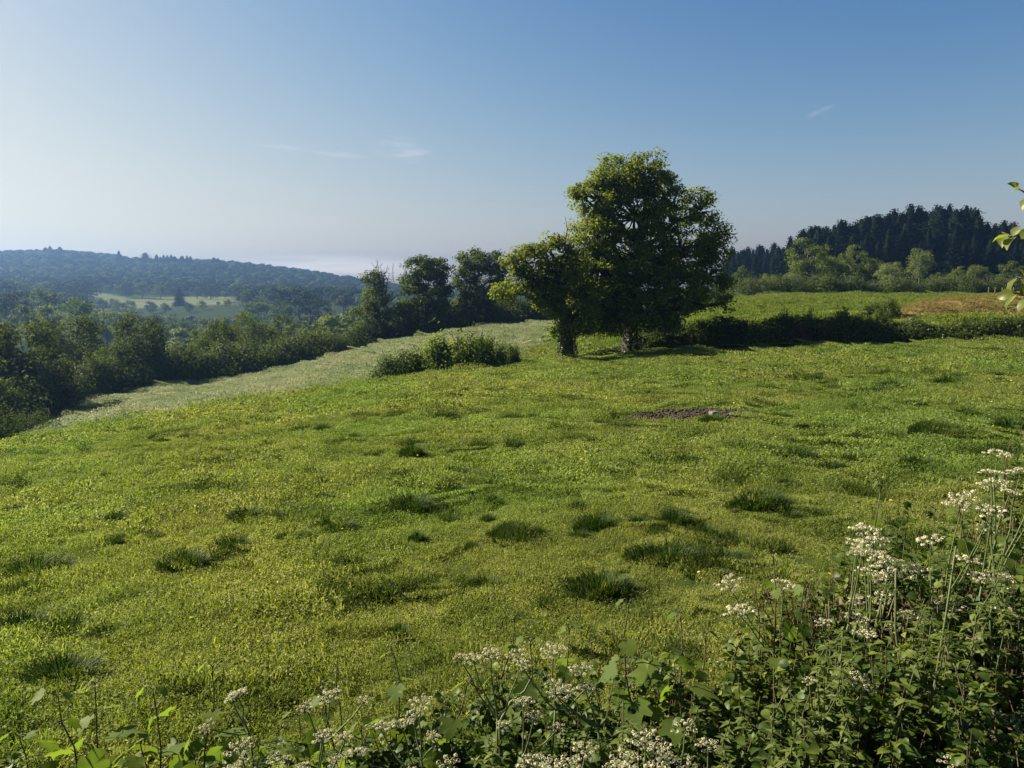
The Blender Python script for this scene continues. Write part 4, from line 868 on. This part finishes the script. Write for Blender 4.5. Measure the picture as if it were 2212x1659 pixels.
def fern_leaf(seed):
    g_ = np.random.default_rng(seed); mb = MB(); P_, D_, S_ = [], [], []
    tube(mb, bend((0, 0, 0), (0, 1, -.15), 5, .08, 0), np.linspace(.012, .004, 5), 3, False)
    for t in np.linspace(.18, 1, 9):
        for sd in (-1, 1):
            w_ = .42 * (1.08 - t) + .05
            for u_ in np.linspace(.15, 1, 5):
                P_.append((sd * w_ * u_, t + w_ * u_ * .45, .06 - .2 * t * t - .1 * u_)); D_.append((sd * (.6 + g_.normal(0, .4)), .8, 0)); S_.append(.13 * (1.15 - .5 * u_))
    nn = np.tile([0, 0, 1.0], (len(P_), 1)) + g_.normal(0, .3, (len(P_), 3)); scatter(mb, RH_V, RH_Q, None, np.array(P_), frames(nn, g_, np.array(D_)), np.array(S_)); return mb.mesh('leaf', M_WEED)
FE = [fern_leaf(s) for s in range(3)]
def parsley(px_, py_, Y, wpx, ns, label, seed, group=None, nl=3):
    g_ = np.random.default_rng(seed); top = P(px_, py_, Y); b_ = root_of(px_, Y, g_.normal(0, .12), g_.normal(0, .08)); L = top - b_; sm = MB()
    size = wpx / F0 * Y * .5; fork = L * .72 + g_.normal(0, .02, 3); path = bend((0, 0, 0), fork, 6, 0, .008, g_); tube(sm, path, np.linspace(.006, .004, 6), 6)
    o_ = link('cow_parsley', None, None, b_); o_.empty_display_size = .1; tag(o_, label, 'cow parsley', group); U = []
    for k in range(ns):
        if k == 0: e = L.copy()
        else:
            a = g_.uniform(0, 2 * np.pi); e = L + np.array([np.cos(a) * 1.55, np.sin(a) * .9, 0]) * size * g_.uniform(1.1, 2.2) - [0, 0, size * g_.uniform(.2, 2.2)]
        e[2] -= size * .55; tube(sm, bend(fork, e, 5, -.015, .004, g_), np.linspace(.0035, .0022, 5), 5, False); U.append((e, size * (1 if k == 0 else g_.uniform(.6, .95))))
    link('stem', sm.mesh('stem', M_STEM, True), o_)
    for k, (e, s) in enumerate(U):
        fl, ry = UM[(seed + k) % 6]; u_ = link('umbel', fl, o_); place(u_, e, (math.cos(k * 1.7 + seed), math.sin(k * 1.7 + seed), 0), np.array([-.12, -.05, 1]) + g_.normal(0, .16, 3), s); link('spoke', ry, u_)
    for k in range(nl):
        t = g_.uniform(.3, .95); p = fork * t; a = g_.uniform(0, 2 * np.pi); place(link('leaf', FE[k % 3], o_), p, (np.cos(a), np.sin(a), g_.uniform(-.1, .5)), np.array([0, 0, 1]) + g_.normal(0, .3, 3), g_.uniform(.10, .19))
UL = [(515, 1495, 62, 2, 'cow parsley whose umbel stands first in line before the grass'), (712, 1498, 60, 2, 'cow parsley with grey-lit umbel beside the curled maple leaves'), (910, 1510, 62, 2, 'cow parsley with two flat umbels below the brown-tipped shoot'), (700, 1585, 66, 2, 'low cow parsley among the maple stems'), (520, 1608, 75, 3, 'low wide cow parsley with crowded umbels near the first shoots'), (868, 1560, 70, 2, 'cow parsley with loose umbel in front of the dark weeds'),
      (1060, 1408, 62, 3, 'cow parsley with a white cluster at the top of the bramble mass'), (1195, 1400, 70, 3, 'cow parsley with broad white cluster crowning the bramble mass'), (1255, 1440, 66, 3, 'cow parsley leaning over the dark bramble hollow'), (1130, 1512, 60, 3, 'cow parsley with small round umbels in the middle of the weeds'), (1395, 1588, 85, 3, 'cow parsley with bright domed umbels over the black shade'), (1480, 1565, 66, 3, 'tall stacked cow parsley with three umbels over the black shade'), (1530, 1605, 60, 2, 'cow parsley with side umbel next to the stacked one'),
      (1350, 1632, 80, 2, 'cow parsley with umbels low in the shade'), (1265, 1610, 75, 2, 'cream cow parsley in front of the grassy gap'), (1150, 1640, 80, 3, 'cream cow parsley at the verge edge'), (1230, 1645, 70, 2, 'cream cow parsley close beside another at the verge edge'), (1692, 1258, 88, 2, 'cow parsley with a long flat umbel before the dry stalks'), (1870, 1140, 75, 2, 'cow parsley with rounded umbel behind the dry stalks'), (1888, 1165, 80, 1, 'cow parsley with arched umbel behind the dry stalks'),
      (2012, 1160, 72, 2, 'cow parsley with grey umbel in front of the dark gap'), (1922, 1212, 85, 3, 'cow parsley spreading over the dry stalks'), (2082, 1070, 80, 2, 'cow parsley with tilted umbel above the dark gap'), (2155, 975, 62, 1, 'highest cow parsley umbel, against the pasture'), (2150, 1040, 75, 2, 'cow parsley with two thin flat umbels against the pasture'), (2205, 1012, 60, 2, 'cow parsley beside the thin flat umbels'), (2092, 1205, 70, 2, 'cow parsley with arched umbel over shaded leaves'), (2150, 1245, 80, 3, 'cow parsley with wide faded umbel'), (2060, 1300, 75, 3, 'cow parsley gone over to yellow-green'), (1905, 1285, 60, 2, 'cow parsley standing in the dry stalks'),
      (1850, 1330, 65, 3, 'cow parsley at the foot of the dry stalks'), (1815, 1455, 62, 3, 'white cow parsley in the dark shade'), (2195, 1335, 70, 2, 'cow parsley above the deepest shade'), (1990, 1330, 65, 2, 'cow parsley between yellow stems'), (2130, 1530, 60, 2, 'cow parsley low in the deepest shade'), (2195, 1560, 60, 2, 'cow parsley low at the verge in deep shade'), (2055, 1640, 65, 2, 'cow parsley at the verge under yellow stems'), (600, 1640, 70, 2, 'cow parsley low by the first maple shoots'), (970, 1645, 70, 2, 'cow parsley low beside the grassy gap')]
for k, (a, b_, w, ns, lab) in enumerate(UL):
    parsley(a, b_, (2.2 if b_ > 1560 else 2.5) + (.4 if a > 1650 and b_ < 1350 else 0), w * .88, ns + 1, lab, 500 + k)

# leafy undergrowth bushes
def weed_bush(px_, py_, Y, wpx, label, seed, n_=520, leaf=.055):
    g_ = np.random.default_rng(seed); top = P(px_, py_, Y); b_ = root_of(px_, Y); h = top[2] - b_[2]; w = wpx / F0 * Y; sm, lm = MB(), MB(); P_, D_, N_ = [], [], []
    ns = 26
    for k in range(ns):
        a = g_.uniform(0, 2 * np.pi); rr_ = math.sqrt(g_.random()); tip = np.array([math.cos(a) * rr_ * w, math.sin(a) * rr_ * min(w, .4), h * (1.0 - .45 * rr_ ** 2) * g_.uniform(.72, 1.08)])
        path = bend((math.cos(a) * rr_ * w * .5, math.sin(a) * rr_ * .15, 0), tip, 7, .03, .015, g_); tube(sm, path, np.linspace(.004, .0015, 7), 4, False)
        m_ = n_ // ns; t = g_.uniform(.25, 1.0, m_) ** .8 * 6; i_ = np.minimum(t.astype(int), 5); p = path[i_] + (path[i_ + 1] - path[i_]) * (t - i_)[:, None]
        aa = g_.uniform(0, 2 * np.pi, m_); d = np.stack([np.cos(aa), np.sin(aa), g_.uniform(-.5, .35, m_)], -1); P_.append(p + d * .02); D_.append(d); N_.append(np.array([0, 0, 1.0]) + g_.normal(0, .42, (m_, 3)))
    pos = np.concatenate(P_); V = OV_V * [1.2, 1, 1.3]
    scatter(lm, V, OV_Q, OV_T, pos, frames(np.concatenate(N_), g_, np.concatenate(D_)), leaf * g_.uniform(.5, 1.35, len(pos)))
    return thing('undergrowth_bush', [('stem', sm.mesh('stem', M_STALK)), ('foliage', lm.mesh('foliage', M_WEED), 'stuff')], label, 'weeds', b_)
WB = [(2150, 1130, 3.35, 150), (2020, 1180, 3.3, 130), (2240, 1230, 2.8, 170), (2080, 1330, 2.75, 140), (1930, 1340, 2.9, 120), (1810, 1350, 3.0, 110), (1700, 1340, 3.1, 110), (1620, 1400, 2.85, 100), (1510, 1390, 3.0, 105), (1400, 1400, 3.1, 100), (1290, 1415, 3.0, 100), (1180, 1425, 3.0, 95), (1070, 1445, 3.0, 90), (965, 1525, 2.9, 85), (865, 1560, 2.8, 85), (765, 1590, 2.75, 80), (640, 1610, 2.7, 80), (540, 1630, 2.65, 70), (1750, 1480, 2.55, 140), (1950, 1490, 2.4, 150), (2130, 1490, 2.3, 150), (1570, 1510, 2.6, 120), (1390, 1530, 2.6, 110), (1130, 1560, 2.55, 105), (1260, 1580, 2.45, 80), (420, 1648, 2.6, 55), (2200, 1060, 3.6, 110), (2100, 1120, 3.5, 110), (1980, 1140, 3.6, 90), (1880, 1220, 3.3, 90), (2230, 1010, 3.7, 90), (2180, 1180, 3.1, 120), (2060, 1230, 3.0, 120), (1760, 1300, 3.2, 80), (1900, 1410, 2.6, 120), (2030, 1400, 2.5, 130), (1850, 1270, 3.2, 90), (1960, 1230, 3.3, 100), (2120, 1290, 2.9, 110), (1660, 1380, 3.0, 80), (1460, 1440, 2.9, 90), (1240, 1460, 2.8, 90), (2380, 1150, 3.0, 170), (2520, 1150, 2.9, 180), (2700, 1180, 2.8, 200), (2420, 1350, 2.4, 170), (2900, 1200, 2.7, 200), (-60, 1640, 2.6, 70), (-200, 1600, 2.6, 110), (-380, 1580, 2.6, 120)]
near_names = ['beside the dry stalks', 'under the white umbels', 'in the shaded hollow', 'among the maple shoots', 'at the verge edge', 'before the pasture']
for k, (a, b_, Y, w) in enumerate(WB):
    b_ -= 65 if a > 1650 else 12 if a > 1000 else 5
    weed_bush(a, b_, Y, w, 'tangled dark leafy undergrowth of the roadside hedge', 700 + k, 1150 if a > 1500 else 800, .037)['group'] = 'undergrowth of the roadside hedge'
# goosegrass: thin pale stems with whorls of narrow leaves
def goosegrass(px_, py_, Y, seed, label):
    g_ = np.random.default_rng(seed); top = P(px_, py_, Y); b_ = root_of(px_, Y, g_.normal(0, .15), g_.normal(0, .06)); L = top - b_; path = bend((0, 0, 0), L, 9, 0, .02, g_); sm, lm = MB(), MB(); tube(sm, path, np.linspace(.0032, .0016, 9), 4, False)
    P_, D_ = [], []
    for t in np.arange(.25, 1.0, .06):
        f = t * 8; i_ = min(int(f), 7); p = path[i_] + (path[i_ + 1] - path[i_]) * (f - i_)
        for q_ in range(6): a = q_ * 1.05 + t * 9; D_.append((math.cos(a), math.sin(a), .25)); P_.append(p + np.array(D_[-1]) * .016)
    P_, D_ = np.array(P_), np.array(D_); scatter(lm, RH_V * [.45, 1, 1], RH_Q, None, P_, frames(np.tile([0, 0, 1.0], (len(P_), 1)) + g_.normal(0, .25, P_.shape), g_, D_), g_.uniform(.03, .055, len(P_)))
    thing('goosegrass', [('stem', sm.mesh('stem', M_STEM)), ('foliage', lm.mesh('foliage', M_PALEW), 'stuff')], label, 'weeds', b_, group='goosegrass stems')
M_PALEW = leaf_mat('goosegrass_leaves', [(0, (.07, .10, .02)), (1, (.14, .165, .045))], .42, .04)
g_ = np.random.default_rng(15)
for k in range(52):
    a = g_.uniform(1680, 2220) if k < 40 else g_.uniform(900, 1650); goosegrass(a, np.interp(a, [900, 1200, 1600, 1900, 2212], [1560, 1480, 1420, 1290, 1150]) + g_.uniform(0, 190), g_.uniform(2.3, 2.9), 900 + k, 'thin pale goosegrass stem with whorled narrow leaves')
# dry stalks of a cut shrub
def stalks(px_, py_, Y, n_, seed, label, sp=.5, hh=.55):
    g_ = np.random.default_rng(seed); b_ = root_of(px_, Y); h = (P(px_, py_, Y) - b_)[2]; sm, lm = MB(), MB()
    for k in range(n_):
        a = g_.uniform(0, 2 * np.pi); s = g_.uniform(0, sp); f0 = np.array([g_.normal(0, .1), g_.normal(0, .06), h * .25]); e = f0 + np.array([math.cos(a) * s, math.sin(a) * s * .5, h * g_.uniform(.3, .66)])
        tube(sm, bend(f0, e, 5, .02, .012, g_), np.linspace(.006, .002, 5) * g_.uniform(.6, 1.2), 4)
    tube(sm, [(0, 0, -.05), (0, 0, h * .2), (0, 0, h * .35)], [.07, .06, .03], 7)
    m_ = 110; pos = np.stack([g_.normal(0, sp * .45, m_), g_.normal(0, .12, m_), h * g_.uniform(.4, .95, m_)], -1); scatter(lm, OV_V * [.8, 1, 2.5], OV_Q, OV_T, pos, frames(g_.normal(0, 1, (m_, 3)), g_), g_.uniform(.02, .05, m_))
    thing('dry_stalk_clump', [('stalk', sm.mesh('stalk', M_STALK), 'stuff'), ('dead_leaf', lm.mesh('dead_leaf', M_STALK), 'stuff')], label, 'dry stalks', b_)
stalks(1840, 1205, 3.15, 90, 41, 'brown dry stalk clump behind the white umbels', .42)
stalks(1990, 1240, 3.05, 70, 42, 'pale dry stalk clump with straight broken stems', .4)
stalks(2140, 1330, 2.7, 40, 43, 'dark dry stalk clump in the deepest shade', .3)
# long yellow-green stems leaning through the weeds
for k, (a0, b0, a1, b1, Y, lab) in enumerate([(1990, 1660, 2065, 1180, 2.5, 'long pale hogweed stem leaning towards the dry stalks'), (1960, 1660, 1935, 1230, 2.55, 'upright pale stem crossing the dry stalks'), (2180, 1660, 2230, 1540, 2.2, 'thick pale stem at the verge edge'), (2110, 1560, 2040, 1390, 2.4, 'thin purple stem slanting over the deep shade'), (1080, 1560, 1150, 1460, 2.6, 'curved yellow stem under the umbel cluster'), (735, 1530, 722, 1385, 2.8, 'thin wiry dock stem standing against the grass')]):
    g_ = np.random.default_rng(k); b_ = root_of(a0, Y); t_ = P(a1, b1, Y + .1) - b_; lo = P(a0, b0, Y) - b_; mb = MB()
    tube(mb, [np.zeros(3), lo * .5, lo, lo + (t_ - lo) * .35 + g_.normal(0, .008, 3), lo + (t_ - lo) * .7 + g_.normal(0, .008, 3), t_], np.linspace(.0075, .003, 6) * (.5 if k in (3, 5) else 1), 6)
    o_ = thing('weed_stem', [('stem', mb.mesh('stem', M_STEM if k != 3 else M_STALK, True))], lab, 'stem', b_)
    for q_ in range(5):
        t = .35 + .14 * q_; p = lo + (t_ - lo) * t; aa = q_ * 2.2; place(link('leaf', FE[q_ % 3], o_), p, (math.cos(aa), math.sin(aa), .3), (0, 0, 1), .07 if k != 5 else .03)

# hazel reaching in at the edge: shrub with its stem standing outside the frame
hb = root_of(2500, 2.7); hz = link('hazel_shrub', None, None, hb); tag(hz, 'hazel shrub reaching twigs with yellow-green leaves in front of the conifers', 'hazel')
sm = MB(); tube(sm, bend((0, 0, 0), (.1, 0, 3.1), 8, 0, .03), np.linspace(.035, .01, 8), 8); link('stem', sm.mesh('stem', M_BARK, True), hz)
g_ = np.random.default_rng(4)
def hazel_twig(pts_px, Y, leaves):
    pts_ = [P(a, b_, Y) - hb for a, b_ in pts_px]; zz = pts_[0][2] - .12; pts_[0] = np.array([.1 * zz / 3.1, 0, zz]); mb = MB(); tube(mb, pts_, np.linspace(.007, .0025, len(pts_)), 5); tw = link('branch', mb.mesh('branch', M_BARK, True), hz)
    for (a, b_, s, yd) in leaves:
        k = int(g_.integers(0, 4)); place(link('leaf', HZ[k], tw), P(a, b_, Y + g_.normal(0, .03)) - hb, (yd[0], g_.normal(0, .3), yd[1]), np.array([g_.normal(-.2, .8), -.35 + g_.normal(0, .5), .6]), s * .85 / F0 * Y)
hazel_twig([(2560, 470), (2330, 440), (2225, 422), (2196, 405)], 2.6, [(2196, 404, 24, (-.9, .1)), (2198, 406, 22, (-.3, .9)), (2205, 412, 20, (-.6, -.6)), (2200, 408, 22, (.5, .5)), (2225, 425, 40, (-.6, -.9)), (2250, 430, 44, (.3, .9))])
hazel_twig([(2560, 560), (2330, 540), (2230, 528), (2165, 502)], 2.55, [(2172, 505, 44, (-.9, .2)), (2182, 508, 40, (-.4, -.7)), (2195, 512, 46, (-.2, -.9)), (2205, 516, 40, (.4, .7)), (2215, 520, 44, (-.1, -1)), (2190, 510, 34, (.3, .8)), (2225, 525, 50, (-.7, -.5)), (2250, 530, 50, (.2, -1))])
hazel_twig([(2560, 640), (2330, 610), (2235, 606), (2195, 598)], 2.5, [(2198, 600, 46, (-.5, -.7)), (2205, 602, 40, (.1, -1)), (2215, 604, 46, (.3, .7)), (2225, 606, 44, (-.2, -1)), (2250, 606, 50, (.3, -.9))])
hazel_twig([(2560, 700), (2330, 665), (2235, 640), (2186, 632)], 2.5, [(2190, 634, 42, (-.8, .1)), (2196, 636, 46, (-.2, -.9)), (2212, 640, 46, (.2, -.9)), (2206, 638, 40, (.5, .5)), (2228, 645, 46, (-.3, -1)), (2250, 650, 50, (.4, -.8))])
for k in range(22):                                                 # the rest of the shrub, outside the frame
    z0 = g_.uniform(.3, 3.0); a = g_.uniform(-1.2, 1.9); ln = g_.uniform(.35, .8); st = np.array([.1 * z0 / 3.1, 0, z0]); en = st + np.array([math.cos(a) * ln, math.sin(a) * ln, g_.uniform(.05, .4)])
    path = bend(st, en, 5, .03, .02, g_); mb = MB(); tube(mb, path, np.linspace(.008, .002, 5), 5); tw = link('branch', mb.mesh('branch', M_BARK, True), hz)
    for q_ in range(7):
        i_ = int(g_.integers(1, 5)); d = g_.normal(0, 1, 3); place(link('leaf', HZ[q_ % 4], tw), path[i_], d * [1, 1, .5] - [0, 0, .3], np.array([0, 0, 1]) + g_.normal(0, .5, 3), g_.uniform(.05, .085))
sm = MB()
for k in range(4): tube(sm, bend((.03 * k, .05 * k - .08, 0), (.5 * math.cos(k * 1.3) + .35, .5 * math.sin(k * 1.7), 2.2 + .2 * k), 7, 0, .03, g_), np.linspace(.025, .006, 7), 7)
link('stem', sm.mesh('stem', M_BARK, True), hz)
# buttercups
g_ = np.random.default_rng(16); X, Y, p, _ = field_points(900, 3.6, 30, 0, 2212, 17, 1.6); keep = fbm(X * .4, Y * .4, 12) > .12; X, Y = X[keep], Y[keep]
m, n, l, o = nmat('buttercup_petals'); b = n.new('ShaderNodeBsdfPrincipled'); b.inputs['Base Color'].default_value = (.62, .42, .02, 1); b.inputs['Roughness'].default_value = .4; l.new(b.outputs[0], o.inputs[0])
mb = MB(); scatter(mb, RH_V * [1.6, 1, 1] + [0, .5, .2], RH_Q, None, np.tile([0, 0, .1], (5, 1)), frames(np.tile([0, 0, 1.0], (5, 1)), g_, np.array([(math.cos(a), math.sin(a), 0) for a in np.arange(5) * 1.257])), .016)
gn_scatter('buttercups', np.stack([X, Y, H(X, Y)], -1), g_.uniform(0, 6, len(X)), g_.uniform(.6, 1.0, len(X)) * (1 + Y / 40), np.zeros(len(X)), [mb.mesh('buttercup', m)], 'small yellow buttercups dotted over the pasture', 'flowers', g_.normal(0, .4, (len(X), 2)))

# ------------------------------------------------------------------ morning haze
m, n, l, o = nmat('haze'); v = n.new('ShaderNodeVolumePrincipled')
v.inputs['Color'].default_value = (.19, .35, .66, 1); v.inputs['Density'].default_value = .00034; v.inputs['Anisotropy'].default_value = .62
l.new(v.outputs[0], o.inputs['Volume'])
z0, z1 = float(GZ.min()) - 1.5, 92.0
mb = MB(); s = 2600
mb.add([(-s, -s, z0), (s, -s, z0), (s, s, z0), (-s, s, z0), (-s, -s, z1), (s, -s, z1), (s, s, z1), (-s, s, z1)],
       [(0, 3, 2, 1), (4, 5, 6, 7), (0, 1, 5, 4), (1, 2, 6, 5), (2, 3, 7, 6), (3, 0, 4, 7)])
tag(link('haze', mb.mesh('haze', m)), 'thin blue morning haze filling the valley', 'haze', kind='stuff')
